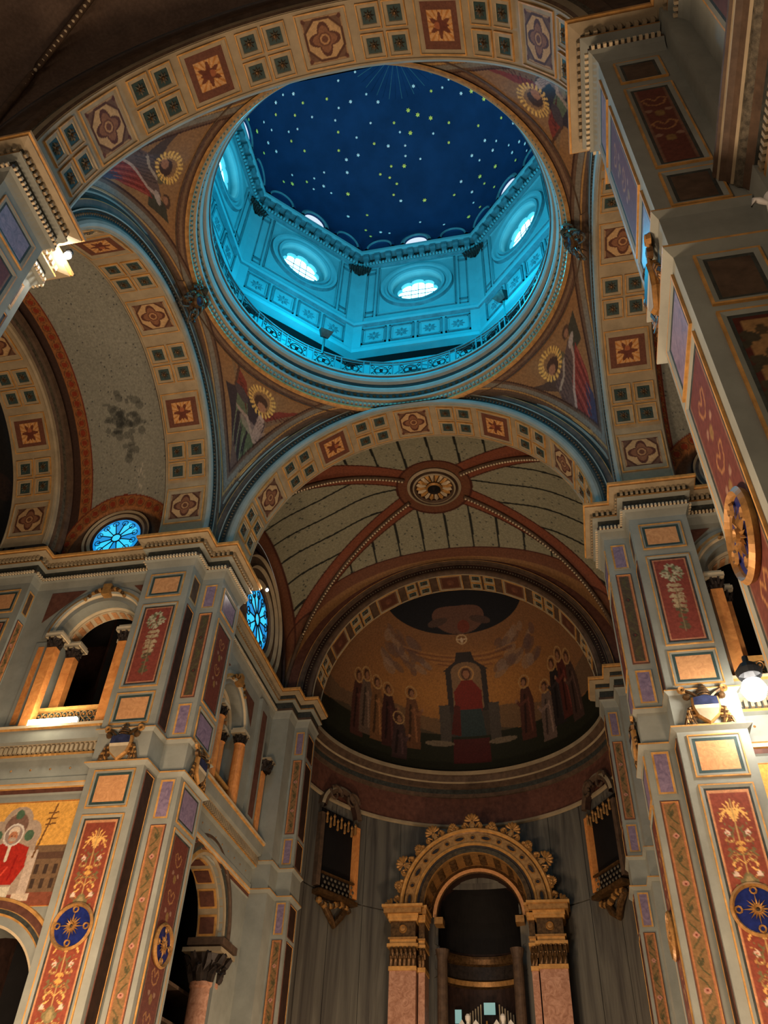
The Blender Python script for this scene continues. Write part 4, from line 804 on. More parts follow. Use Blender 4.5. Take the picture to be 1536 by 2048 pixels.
# ------------------------------------------------------------ transept bays
def p_saint(X, Y, W, H):
    p = PT(X, Y, (.86, .64, .30)); cx = -.02-8.66+8.66; r = np.random.default_rng(5)
    x0 = .12
    p.rect(x0+.3, 0, W, 1.25, (.46, .36, .26)); p.rect(x0+.4, .95, W, 1.1, (.36, .26, .20)); p.rect(-W, 0, x0-.9, 1.0, (.46, .38, .28)); p.rect(-W, 0, W, .28, (.50, .28, .20))
    for i in range(8): p.rect(x0+.75+.22*(i % 4), .35+.3*(i//4), x0+.85+.22*(i % 4), .55+.3*(i//4), (.26, .2, .16))
    th = (.66, .58, .50); p.rect(x0-.62, .25, x0+.62, 1.45, th); p.ell(x0-.35, 1.5, .3, .32, th); p.ell(x0+.35, 1.5, .3, .32, th); p.ell(x0, 1.75, .36, .38, th); p.ell(x0, 1.7, .27, .28, (.48, .36, .30)); p.ell(x0-.38, 1.48, .11, .12, (.30, .40, .30)); p.ell(x0+.38, 1.48, .11, .12, (.30, .40, .30)); p.ell(x0, 1.95, .1, .11, (.30, .40, .30))
    p.rect(x0+.5, .2, x0+.72, 1.15, (.76, .68, .60)); p.rect(x0+.42, .12, x0+.82, .26, (.80, .72, .62)); p.rect(x0-.72, .2, x0-.5, 1.15, (.76, .68, .60))
    p.line([(x0+.62, 1.0), (x0+.85, 2.15)], .02, (.45, .30, .16))
    for q in (1.95, 1.82, 1.70): p.line([(x0+.70, q), (x0+.92, q+.02)], .018, (.45, .30, .16))
    red = (.66, .16, .11); p.poly([(x0-.2, 1.32), (x0+.2, 1.32), (x0+.46, 1.22), (x0+.50, .8), (x0+.32, .45), (x0-.35, .42), (x0-.56, .75), (x0-.46, 1.22)], red); p.line([(x0, 1.3), (x0, .95)], .03, (.86, .8, .7)); p.line([(x0-.25, 1.0), (x0-.3, .55)], .02, (.58, .10, .08)); p.line([(x0+.25, 1.05), (x0+.2, .55)], .02, (.58, .10, .08)); p.line([(x0+.1, .8), (x0-.1, .5)], .02, (.86, .30, .22))
    p.poly([(x0-.5, .62), (x0-.1, .5), (x0+.1, .42), (x0-.3, .34), (x0-.55, .42)], (.16, .36, .40)); p.poly([(x0-.35, .36), (x0-.08, .40), (x0-.12, .08), (x0-.38, .08)], (.82, .78, .68)); p.poly([(x0+.05, .40), (x0+.32, .42), (x0+.30, .08), (x0, .08)], (.80, .76, .66))
    p.ell(x0, 1.50, .24, .25, (.84, .80, .74)); p.ell(x0, 1.50, .20, .21, (.60, .52, .48)); p.ell(x0, 1.55, .13, .14, (.84, .76, .66)); p.ell(x0, 1.45, .11, .13, (.72, .48, .34)); p.ell(x0, 1.40, .09, .05, (.70, .62, .54)); p.ell(x0-.04, 1.48, .015, .012, (.15, .1, .1)); p.ell(x0+.04, 1.48, .015, .012, (.15, .1, .1))
    p.line([(x0-.5, 1.1), (x0-.15, .85)], .05, (.70, .15, .09)); p.ell(x0-.55, 1.05, .07, .06, (.72, .5, .38)); p.border(-W/2, 0, W/2, H, .03, (.55, .25, .14))
    return p.speck(.12).c
def transept(side):
    fr = FR((0, 4.70, 0), (1, 0, 0), (0, -1, 0))
    root = arch_wall(fr, -10.4, -6.9, ZB, .3, [(-8.15, 1.12, -5.25, -2.62), (-8.5, 1.45, ZB, -11.1)], 'blue_grey', .8).build('wall_transept_'+side, kind='structure')
    gallery(root, fr, -8.15, 1.12, -5.25, -2.62); string_courses(root, fr, -10.4, -6.9, -5.32)
    entablature(root, [(-10.4, 4.70), (-6.9, 4.70)], 1)
    flat_painting('painted_saint' if side == 'left' else 'wall_painting', (-8.66, 4.69, -9.30), X3, 3.44, 2.24, p_saint, .018, root, label='painted saint in red robes enthroned against gold')
    MB().rev(fr.p(-8.5, -11.1), fr.U, fr.Z, fr.N, [(2.02, 0), (2.0, .04), (1.94, .05), (1.90, .03), (1.80, .03), (1.78, .05), (1.70, .06), (1.66, .03), (1.5, .06), (1.45, .04), (1.45, 0)], 0, PI, 40, ['gold_paint', 'gold_paint', 'brown_red', 'brown_red', 'gold_paint', 'dark_frieze', 'gold_paint', 'blue_grey', 'cream', 'cream']).build('arch_moulding', root)
    MB().box((-7.05, 4.62, ZB), (-6.9, 4.70, -11.1), 'blue_grey').build('jamb_pilaster', root)
    # dark rooms behind
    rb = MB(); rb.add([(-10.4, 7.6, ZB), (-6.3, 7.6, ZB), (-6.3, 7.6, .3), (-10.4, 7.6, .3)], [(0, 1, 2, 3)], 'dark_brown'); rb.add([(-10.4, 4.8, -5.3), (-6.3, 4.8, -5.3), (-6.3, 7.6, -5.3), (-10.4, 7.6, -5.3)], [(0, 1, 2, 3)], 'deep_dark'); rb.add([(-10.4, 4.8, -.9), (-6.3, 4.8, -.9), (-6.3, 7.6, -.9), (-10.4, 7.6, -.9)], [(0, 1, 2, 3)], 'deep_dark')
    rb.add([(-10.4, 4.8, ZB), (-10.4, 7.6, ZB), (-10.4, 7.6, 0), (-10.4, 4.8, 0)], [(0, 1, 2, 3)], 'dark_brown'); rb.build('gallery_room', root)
    for z in (-12.6, -11.8): MB().box((-10.3, 5.6, z), (-6.6, 5.68, z+.07), 'dark_brown').build('organ_beam', root)
    MB().tube([(-8.9, 7.3, -2.9), (-7.0, 6.6, -4.6)], .05, 'umber', 6).build('stair_rail', root)
    # outer pier of the bay
    t = thing('transept_pier', 'grey pilaster pier of the outer transept arch, cut by the left edge' if side == 'left' else 'grey pilaster pier of the right transept, hidden beyond the lamp', 'pier', group='outer transept piers')
    MB().prism([(-12.2, 4.3), (-10.4, 4.3), (-10.4, 4.72), (-12.2, 4.72)], ZB, .05, 'blue_grey').build('shaft', t); entablature(t, [(-13, 4.3), (-10.4, 4.3), (-10.4, 4.70)], 1)
    for z, h, e in ((-5.66, .05, .074), (-6.475, .07, .10)): MB().sweep([(-13, 4.3), (-10.4, 4.3), (-10.4, 4.70)], [(0, z+h), (e, z+h*.5), (e, z), (0, z-.07)], ['blue_grey', 'gold_paint', 'blue_grey']).build('ledge', t)
    O, U, N = (-11.8, 4.3, 0), (1, 0, 0), (0, -1, 0)
    for (z0, z1), f, m in (((-1.9, -1.14), FR_TAN, 'tan_marble'), ((-4.56, -2.12), FR_RED, p_red_vase), ((-5.52, -4.7), FR_TAN, 'tan_marble'), ((-7.48, -6.62), FR_TAN, 'tan_marble')): panel(t, O, U, N, .15, 1.20, z0, z1, f, m)
    for (z0, z1), f, m in (((-1.9, -1.14), FR_LIL, 'umber'), ((-5.5, -2.12), FR_STR, p_strip)): panel(t, (-10.4, 4.3, 0), (0, 1, 0), (1, 0, 0), .07, .34, z0, z1, f, m)
    # vault
    xc, zc, R = -8.45, .26, 1.55; xs = np.linspace(-10.28, -6.9, 165); th = np.linspace(0, PI, 420); TT, XX = np.meshgrid(th, xs, indexing='ij'); RV = 4.78
    Yv, Zv = RV*np.cos(TT), zc+RV*np.sin(TT); dl = np.hypot(XX-xc, Zv-zc); ins = (dl < R) & (Yv > 0) & (Zv < 3); Yv = np.where(ins, 4.74, Yv)
    p = PT(XX, TT*RV, (.52, .52, .47)); rr = np.random.default_rng(8)
    for i in range(420): p.ell(-9.6+2.7*rr.random(), rr.random()*PI*RV, .018, .018, (.20, .22, .24))
    for i in range(60): p.ell(-8.3+.35*rr.normal(), 1.05*RV*.85+.45*rr.normal(), .05+.12*rr.random(), .05+.1*rr.random(), (.17, .18, .17), 0, .35)
    for i in range(14): p.ell(-8.0+.08*rr.normal(), 2.0+.9*rr.random(), .02, .05, (.64, .62, .56))
    yy = TT*RV
    def band(mask, sfn, cfn):
        p.put(mask*1., (.56, .36, .20)); p.put((mask & (np.hypot(((sfn) % .30)-.15, cfn) < .085))*1., (.50, .20, .12)); p.put((mask & (abs(np.hypot(((sfn) % .30)-.15, cfn)-.12) < .014))*1., (.40, .25, .16))
    band((XX < -9.55), yy, XX+9.74); p.put(((XX < -9.53) & (XX > -9.57))*1., (.42, .17, .11)); p.put((XX < -9.92)*1., (.24, .17, .14)); band((XX > -7.13), yy, XX+7.02); p.put((abs(XX+7.14) < .02)*1., (.42, .17, .11))
    an = np.arctan2(Zv-zc, XX-xc)*1.75; lb = (dl < R+.38) & (dl >= R) & (Yv > 0) & (Zv < 3.2); band(lb, an, dl-R-.19); p.put(((abs(dl-R-.38) < .02) & (Yv > 0) & (Zv < 3.2))*1., (.42, .17, .11)); p.put((ins)*1., (.36, .27, .20))
    painted('ceiling_transept_'+side, np.stack([XX, Yv, Zv], -1), p.speck(.12).c, None, kind='structure')
    frl = FR((0, 4.66, 0), (1, 0, 0), (0, -1, 0))
    rw = rose_window('window_9' if side == 'left' else 'window_10', FR((0, 4.70, 0), (1, 0, 0), (0, -1, 0)), -8.5, .76, .72, .0, [(.08, .03, 'umber'), (.16, .08, 'stone_tan'), (.24, .05, 'umber'), (.30, .09, 'stone_tan'), (.34, .02, 'dark_brown')])
    return root
before = set(bpy.data.objects)
def mirror_new(before, fn):
    new = [o for o in bpy.data.objects if o not in before]
    for o in new:
        if o.parent is None: o.matrix_world = Matrix.Diagonal((-1, 1, 1, 1)) @ o.matrix_world
transept('left')
b0 = set(bpy.data.objects); transept('right'); mirror_new(b0, None)
# painted end of the left transept seen under the outer arch
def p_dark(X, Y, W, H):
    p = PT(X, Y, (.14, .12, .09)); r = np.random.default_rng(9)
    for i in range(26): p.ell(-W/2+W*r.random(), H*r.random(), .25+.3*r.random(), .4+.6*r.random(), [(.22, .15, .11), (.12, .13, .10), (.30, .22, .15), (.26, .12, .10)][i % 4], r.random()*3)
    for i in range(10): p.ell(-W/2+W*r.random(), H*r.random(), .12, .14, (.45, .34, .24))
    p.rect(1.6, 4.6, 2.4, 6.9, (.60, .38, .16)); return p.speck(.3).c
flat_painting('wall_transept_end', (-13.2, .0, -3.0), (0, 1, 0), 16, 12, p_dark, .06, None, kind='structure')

# ------------------------------------------------------------ chancel walls, galleries, rose windows, vault
def chancel(side):
    fr = FR((-6.0, 0, 0), (0, 1, 0), (1, 0, 0))
    root = arch_wall(fr, 6.2, 12.7, ZB, .0, [(9.15, 1.0, -5.1, -2.75), (9.55, 1.55, ZB, -8.2)], 'blue_grey', .55).build('wall_chancel_'+side, kind='structure')
    gallery(root, fr, 9.15, 1.0, -5.1, -2.75, fwd=True); string_courses(root, fr, 6.27, 12.6, -5.10)
    entablature(root, [(-6.0, 6.2), (-6.0, 12.6)], 1, dent=True)
    corinthian(root, fr.p(12.15, -3.05, .14), .17, .40); mb = MB(); fr.box(mb, 12.0, 12.3, -5.1, -3.05, 0, .14, 'orange_marble'); mb.build('inlaid_pilaster', root)
    pb = MB(); fr.box(pb, 11.2, 11.9, -5.1, -.93, 0, .12, 'blue_grey'); fr.box(pb, 11.35, 11.75, -4.7, -1.3, .12, .13, 'brown_red'); pb.build('wall_pilaster', root)
    MB().rev(fr.p(9.55, -8.2), fr.U, fr.Z, fr.N, [(2.1, 0), (2.08, .05), (2.0, .06), (1.95, .02), (1.8, .05), (1.7, .02), (1.62, .06), (1.55, .04), (1.55, -.1), (1.50, -.12), (1.50, -.7)], 0, PI, 40, ['gold_paint', 'umber', 'umber', 'umber', 'dark_frieze', 'gold_paint', 'stone_tan', 'stone_tan', 'stone_tan', 'stone_tan']).build('arch_moulding', root)
    for k in range(7):
        q = PI*(k+.5)/7; c = fr.p(9.55+1.49*math.cos(q), -8.2+1.49*math.sin(q), -.41); rad = fr.U*math.cos(q)+fr.Z*math.sin(q); tg = -fr.U*math.sin(q)+fr.Z*math.cos(q)
        o = MB().obox(c, tg*.26, fr.N*.26, rad*.02, 'gold_paint').obox(c-rad*.02, tg*.2, fr.N*.2, rad*.02, 'brown_red').build('soffit_panel', root)
    MB().rev(fr.p(11.3, ZB, -.35), fr.U, fr.N, fr.Z, [(.40, 0), (.36, .3), (.335, 6.75), (.37, 6.8), (.37, 6.9)], 0, 2*PI, 24, 'pink_marble').build('column', root, smooth=True)
    corinthian(root, fr.p(11.3, ZB+6.9, -.35), .36, .75, 'bronze_dark'); MB().obox(fr.p(11.35, -8.3, -.3), fr.U*.55, fr.N*.5, fr.Z*.09, 'umber').build('impost', root)
    rb = MB()
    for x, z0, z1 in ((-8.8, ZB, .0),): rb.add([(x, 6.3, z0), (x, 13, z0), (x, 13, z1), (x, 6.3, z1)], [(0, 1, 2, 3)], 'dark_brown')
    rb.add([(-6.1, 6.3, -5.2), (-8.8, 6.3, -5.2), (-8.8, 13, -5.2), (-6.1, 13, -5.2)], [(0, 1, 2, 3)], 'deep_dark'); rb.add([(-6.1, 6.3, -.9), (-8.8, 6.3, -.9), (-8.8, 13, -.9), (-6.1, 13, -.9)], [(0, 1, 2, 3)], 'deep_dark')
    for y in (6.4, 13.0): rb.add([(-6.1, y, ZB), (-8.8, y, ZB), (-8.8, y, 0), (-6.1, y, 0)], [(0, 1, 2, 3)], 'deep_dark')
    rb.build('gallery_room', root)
    for z in (-9.4, -10.2): MB().box((-8.6, 6.6, z), (-6.9, 12.8, z+.08), 'umber').build('organ_beam', root)
    # lunette wall
    pts = [(9.8+3.45*math.cos(q), .2+3.75*math.sin(q)) for q in np.linspace(0, PI, 33)]
    lw = MB(); lw.add([fr.p(9.7, 1.25, -.02)]+[fr.p(a, z, -.02) for a, z in pts], [(0, i, i+1) for i in range(1, 33)], 'umber'); lw.build('wall_lunette_'+side, kind='structure')
    MB().tube([fr.p(9.8+3.2*math.cos(q), .1+3.5*math.sin(q), .05) for q in np.linspace(0, PI, 33)], .07, 'dark_brown', 6).build('arch_moulding', root)
    rose_window('window_11' if side == 'left' else 'window_12', FR((-5.9, 0, 0), (0, 1, 0), (1, 0, 0)), 9.7, 1.15, 1.08, .04, [(.12, .05, 'umber'), (.25, .12, 'stone_tan'), (.35, .07, 'umber'), (.62, .04, 'umber'), (.70, .14, 'stone_tan'), (.78, .06, 'dark_brown'), (1.0, .06, 'umber'), (1.06, .16, 'stone_tan'), (1.15, .05, 'umber'), (1.2, -.0, 'umber')])
    # corner pier carrying the apse arch
    t = thing('apse_pier', 'slim grey pier with a vine strip at the left of the apse mural' if side == 'left' else 'slim grey pier at the right of the apse mural, behind the far right pier', 'pier', group='piers of the apse arch')
    MB().prism([(-6.0, 12.6), (-5.41, 12.6), (-5.41, 13.3), (-4.95, 13.3), (-4.95, 14.25), (-6.0, 14.25)], ZB, .05, 'blue_grey').build('shaft', t)
    pth = [(-6.0, 12.6), (-5.41, 12.6), (-5.41, 13.3), (-4.95, 13.3), (-4.95, 14.25)]; entablature(t, pth, 1, dent=False)
    for z, h, e in ((-5.66, .05, .074), (-6.475, .07, .10)): MB().sweep(pth, [(0, z+h), (e, z+h*.5), (e, z), (0, z-.07)], ['blue_grey', 'gold_paint', 'blue_grey']).build('ledge', t)
    O, U, N = (-5.41, 13.3, 0), (1, 0, 0), (0, -1, 0); a, b = .08, .39
    for z0, z1, f, m in ((-1.95, -1.10, FR_LIL, 'lilac_marble'), (-4.58, -2.12, FR_STR, p_strip), (-5.52, -4.72, FR_LIL, 'lilac_marble'), (-7.5, -6.6, FR_LIL, 'lilac_marble'), (-12.4, -7.62, FR_STR, p_strip)): panel(t, O, U, N, a, b, z0, z1, f, m)
    for z0, z1 in ((-1.95, -1.10), (-4.58, -2.12), (-5.52, -4.72), (-7.5, -6.6), (-12.4, -7.62)): panel(t, (-4.95, 13.3, 0), (0, 1, 0), (1, 0, 0), .15, .8, z0, z1, FR_STR, 'dark_brown')
chancel('left'); b0 = set(bpy.data.objects); chancel('right'); mirror_new(b0, None)

def rib_vault(nm, y0, y1, hx, crown, cside, cend, kind, ribs=True, boss=True, sx=380, sy=300):
    yc, hy = (y0+y1)/2, (y1-y0)/2; XX, YY = np.meshgrid(np.linspace(-hx, hx, sx), np.linspace(y0, y1, sy)); X, Y = abs(XX)/hx, abs(YY-yc)/hy
    m = np.maximum(X, Y); mn = np.minimum(X, Y); g = .2+(crown-.2)*np.sqrt(np.clip(1-m*m, 0, 1)); c = crown-(crown-np.where(X > Y, cside, cend))*m*m
    Z = g+(c-g)*np.sqrt(np.clip(1-(mn/np.maximum(m, 1e-6))**2, 0, 1))
    p = PT(XX, YY, (.52, .51, .42) if kind == 'chancel' else (.40, .33, .28)); r = np.random.default_rng(12)
    if kind == 'chancel':
        for i in range(500): p.ell(-hx+2*hx*r.random(), y0+2*hy*r.random(), .03, .03, (.27, .29, .26))
        wx = X > Y; seam = np.where(wx, YY+.06*np.sin(XX*2), XX+.02*np.sin(YY*2)); p.put((abs(((seam+.35) % .95)-.475) < .038)*1., (.09, .10, .09), .9)
        dd = abs(X-Y)*4.1; p.put((dd < .55)*1., (.46, .26, .18)); p.put((abs(dd-.55) < .035)*1., (.27, .14, .10)); d0 = np.hypot(XX, YY-yc); p.put((d0 < 1.35)*1., (.40, .25, .17)); p.put((abs(d0-1.35) < .04)*1., (.27, .14, .10))
        ew = np.minimum((1-X)*hx, (1-Y)*hy*1.0); p.put(((1-Y)*hy < .5)*1., (.40, .25, .17)); p.put((((1-X)*hx < .26))*1., (.40, .25, .17)); p.put((abs((1-Y)*hy-.5) < .03)*1., (.27, .14, .10)); p.put((abs((1-X)*hx-.26) < .03)*1., (.27, .14, .10)); p.put(((1-Y)*hy < .12)*1., (.50, .36, .22))
    painted(nm, np.stack([XX, YY, Z], -1), p.speck(.12).c, None, kind='structure')
    if ribs:
        t = thing('vault_ribs', 'beaded diagonal ribs of the chancel vault meeting at a round boss' if kind == 'chancel' else 'dark diagonal ribs of the nave vault in the upper left corner', 'rib')
        for sx_, sy_ in ((1, 1), (1, -1), (-1, 1), (-1, -1)):
            pts = []
            for q in np.linspace(PI/2-.17 if boss else PI/2, .02, 40): k = math.cos(q); pts.append(Vector((sx_*hx*k*.995, yc+sy_*hy*k*.99, .2+(crown-.2)*math.sin(q)-.06)))
            rb = MB().tube(pts, .075, 'umber', 8).build('rib', t, smooth=True); bd = MB()
            for i in range(len(pts)-1):
                for w_ in (.25, .75):
                    c = pts[i].lerp(pts[i+1], w_)+Vector((0, 0, -.08)); bd.rev(c, X3, Y3, (0, 0, -1), [(.035, -.02), (.04, .02), (0, .05)], 0, 2*PI, 6, 'cream')
            bd.build('bead_string', rb, kind='stuff')
        if boss:
            bt = thing('vault_boss', 'round carved boss at the crown of the chancel vault', 'boss', loc=(0, yc, crown))
            MB().rev((0, 0, 0), X3, Y3, (0, 0, -1), [(1.0, -.05), (.98, .10), (.88, .14), (.84, .08), (.80, .08), (.78, .16), (.72, .18), (.66, .10), (.64, .02), (0, .02)], 0, 2*PI, 48, ['umber', 'stone_tan', 'umber', 'dark_brown', 'umber', 'stone_tan', 'umber', 'dark_brown', 'dark_brown']).build('moulding', bt)
            for i in range(20):
                a = 2*PI*i/20; d = Vector((math.cos(a), math.sin(a), 0)); s = Vector((-d.y, d.x, 0)); MB().add([d*.28-s*.03+Vector((0, 0, -.06)), d*.28+s*.03+Vector((0, 0, -.06)), d*.60+s*.08+Vector((0, 0, -.06)), d*.66+Vector((0, 0, -.10)), d*.60-s*.08+Vector((0, 0, -.06)), d*.48+Vector((0, 0, -.17))], [(0, 1, 5), (1, 2, 5), (2, 3, 5), (3, 4, 5), (4, 0, 5)], 'cream' if i % 2 else 'gold_paint').build('petal', bt)
            MB().rev((0, 0, 0), X3, Y3, (0, 0, -1), [(.30, .0), (.30, .14), (.24, .20), (.20, .12), (.1, .1), (0, .3)], 0, 2*PI, 24, ['bronze', 'gilt', 'bronze_dark', 'deep_dark', 'bronze_dark']).build('pendant', bt)
rib_vault('ceiling_chancel', 6.30, 13.32, 6.0, 6.5, 3.95, 5.85, 'chancel')
rib_vault('ceiling_nave', -14.2, -6.30, 6.3, 7.6, 4.2, 6.6, 'nave', boss=False, sx=60, sy=60)

# ------------------------------------------------------------ apse
seqP = [(90, 'P'), (75.2, 'C'), (104.8, 'C'), (60.5, 'P'), (119.5, 'P'), (45.5, 'C'), (134.5, 'C'), (31, 'P'), (149, 'P'), (16, 'C'), (164, 'C')]
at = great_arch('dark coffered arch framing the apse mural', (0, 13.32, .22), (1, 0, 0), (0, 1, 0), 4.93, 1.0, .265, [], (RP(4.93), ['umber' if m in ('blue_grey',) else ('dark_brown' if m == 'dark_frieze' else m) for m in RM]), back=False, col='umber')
for deg, k in seqP:
    th = math.radians(deg); S = Matrix.Diagonal((.84, .80, 1, 1))
    if k == 'C':
        for sa in (-1, 1):
            for sb in (-1, 1): copy_tree(COF, at, frame_on_arch((0, 13.32, .22), Vector(X3), Vector(Z3), Vector(Y3), 4.925, th+sa*.265/4.93, .5+sb*.235) @ S)
    else: copy_tree(PLN, at, frame_on_arch((0, 13.32, .22), Vector(X3), Vector(Z3), Vector(Y3), 4.922, th, .5) @ S)
MB().rev((0, 13.34, .22), X3, Z3, Y3, [(5.5, 0), (6.6, 0)], 0, PI, 60, 'brown_red').build('wall_apse_arch', kind='structure')
AC = Vector((0, 14.2, 0)); AR = 5.45
# the two slab rows of the marble wall, one slab every 15 degrees
wa = MB().rev((0, 14.2, 0), (0, 1, 0), (1, 0, 0), Z3, [(AR+.06, ZB), (AR+.06, -3.2)], -PI/2, -.29, 20, 'grey_marble').rev((0, 14.2, 0), (0, 1, 0), (1, 0, 0), Z3, [(AR+.06, ZB), (AR+.06, -3.2)], .29, PI/2, 20, 'grey_marble').rev((0, 14.2, 0), (0, 1, 0), (1, 0, 0), Z3, [(AR+.06, -4.3), (AR+.06, .05)], -PI/2, PI/2, 44, 'grey_marble').build('wall_apse', kind='structure')
for z0, z1 in ((-9.4, -5.27), (-5.23, -2.05), (ZB, -9.44)):
    for k in range(12):
        a0, a1 = -PI/2+PI*k/12+.002, -PI/2+PI*(k+1)/12-.002
        if z0 < -5.25 and 5 <= k <= 6: continue
        n = 5; rows = [[(AR*math.sin(a), 14.2+AR*math.cos(a), z) for a in np.linspace(a0, a1, n)] for z in (z0, z1)]
        mb = MB(); mb.grid(rows, 'grey_marble')
        if z0 > -5.25 and k in (5, 6):
            mb = MB(); mb.grid([[(AR*math.sin(a), 14.2+AR*math.cos(a), max(z, -4.1)) for a in np.linspace(a0, a1, n)] for z in (z0, z1)], 'grey_marble')
        mb.build('marble_slab', wa, smooth=True)
MB().rev((0, 14.2, 0), (0, 1, 0), (1, 0, 0), Z3, [(AR-.02, -2.12), (AR-.10, -2.08), (AR-.10, -2.0), (AR-.02, -1.96), (AR-.02, -.95), (AR-.06, -.93), (AR-.10, -.80), (AR-.10, -.62), (AR-.16, -.58), (AR-.16, -.40), (AR-.22, -.36), (AR-.30, -.18), (AR-.36, -.14), (AR-.36, .02), (AR-.30, .05), (AR+.1, .07)], -PI/2, PI/2, 64,
         ['stone_tan', 'stone_tan', 'umber', 'brown_red', 'umber', 'umber', 'dark_frieze', 'umber', 'umber', 'stone_tan', 'umber', 'umber', 'stone_tan', 'stone_tan', 'umber']).build('trim_apse', kind='structure')
AZg, ELg = np.meshgrid(np.linspace(-91, 91, 460), np.linspace(0, 90, 260)); RA = 5.5
az_, el_ = np.radians(AZg), np.radians(ELg); G = np.stack([RA*np.cos(el_)*np.sin(az_), 14.2+RA*np.cos(el_)*np.cos(az_), .05+RA*np.sin(el_)*.98], -1)
def apse_paint():
    V = el_*RA; U = az_*np.cos(el_)*RA; p = PT(U, V, (.46, .33, .22)); r = np.random.default_rng(21)
    for i in range(14): p.ell(0, 3.2, 5.5-.3*i, 2.6-.15*i, (.46+.012*i, .32+.008*i, .20), 0, .35)
    p.put((V < 1.75+.12*np.sin(U*2))*1., (.12, .13, .09)); p.put(((V < 2.5+.2*np.sin(U*1.3)) & (V > 1.7))*1., (.34, .28, .22), .7)
    for i in range(60):
        s = -1 if i % 2 else 1; p.ell(s*(1.5+2.0*r.random()), 4.0+1.4*r.random(), .12+.3*r.random(), .10+.16*r.random(), [(.50, .42, .36), (.38, .30, .26), (.34, .26, .24)][i % 3], s*.5, .6)
    for i in range(9): p.line([(-2.6+.3*i, 5.0-.09*i), (2.4-.25*i, 4.9-.1*i)], .035, (.36, .22, .16) if i % 2 else (.62, .44, .26), .45)
    p.put((ELg > 61.5)*1., (.10, .11, .13)); p.ell(0, 6.6, 1.1, .7, (.36, .26, .22)); p.ell(-.9, 6.4, .5, .16, (.28, .22, .2), .5); p.ell(.9, 6.4, .5, .16, (.28, .22, .2), -.5); p.ell(.15, 6.25, .25, .3, (.40, .20, .16))
    p.ring(0, 5.66, .20, .03, (.66, .56, .42)); p.ell(0, 5.66, .22, .035, (.70, .62, .52)); p.ell(0, 5.62, .06, .12, (.70, .62, .52))
    th = (.17, .15, .15); p.rect(-.98, 1.6, .98, 2.9, (.22, .20, .18)); p.rect(-.85, 2.6, .85, 4.3, th); p.poly([(-.95, 4.25), (.95, 4.25), (.4, 4.7), (.3, 5.1), (-.3, 5.1), (-.4, 4.7)], th); p.rect(-1.25, 1.4, -.8, 2.85, (.26, .24, .22)); p.rect(.8, 1.4, 1.25, 2.85, (.26, .24, .22)); p.rect(-.62, 2.7, .62, 4.2, (.46, .36, .26)); p.ell(0, 4.2, .62, .45, (.46, .36, .26))
    p.ring(0, 4.15, .30, .03, (.66, .5, .3)); p.ell(0, 4.15, .2, .25, (.30, .18, .12)); p.ell(0, 4.12, .13, .18, (.55, .38, .28)); p.poly([(-.2, 3.9), (.2, 3.9), (.58, 3.4), (.55, 2.6), (-.55, 2.6), (-.58, 3.4)], (.42, .12, .09)); p.poly([(-.5, 2.7), (.5, 2.7), (.62, 1.6), (-.62, 1.6)], (.15, .21, .22)); p.poly([(-.6, 2.9), (-.35, 2.8), (-.4, 1.6), (-.8, 1.7)], (.28, .10, .08)); p.rect(-.75, .5, .75, 1.5, (.26, .10, .10)); p.ell(-1.3, 1.3, .6, .12, (.40, .36, .3)); p.ell(1.3, 1.3, .6, .12, (.40, .36, .3))
    for u, v, c, k in ((-5.0, 2.9, (.26, .16, .14), 1), (-4.55, 3.1, (.34, .28, .24), 1), (-4.0, 3.0, (.40, .28, .18), 1), (-3.45, 2.9, (.22, .13, .12), 1), (-2.4, 3.0, (.36, .24, .16), 1), (-3.0, 1.9, (.22, .16, .16), .7), (2.45, 3.1, (.26, .15, .12), 1), (3.4, 2.6, (.36, .30, .27), .9), (4.0, 3.2, (.14, .12, .12), 1), (4.5, 3.3, (.28, .14, .12), 1), (5.0, 3.0, (.24, .18, .16), 1)):
        p.poly([(u-.2, v), (u+.2, v), (u+.34, v-.6), (u+.30, v-2.0*k), (u-.34, v-2.0*k), (u-.32, v-.7)], c); p.line([(u-.05, v-.3), (u-.15, v-1.7*k)], .05, tuple(x*.6 for x in c)); p.line([(u+.1, v-.4), (u+.15, v-1.7*k)], .04, tuple(min(1, x*1.4) for x in c))
        p.ring(u, v+.22, .24, .022, (.60, .48, .32)); p.ell(u, v+.22, .14, .18, (.24, .16, .12)); p.ell(u+(.03 if u < 0 else -.03), v+.18, .09, .13, (.50, .36, .27)); s = 1 if u < 0 else -1; p.line([(u, v-.5), (u+s*.3, v-.62), (u+s*.42, v-.45)], .06, tuple(min(1, x*1.25) for x in c)); p.ell(u+s*.44, v-.42, .06, .06, (.5, .36, .27))
    return p.speck(.12).c
t = thing('apse_mural', 'half-dome mural of an enthroned figure in red among haloed saints', 'mural'); painted('painted_field', G, apse_paint(), t)
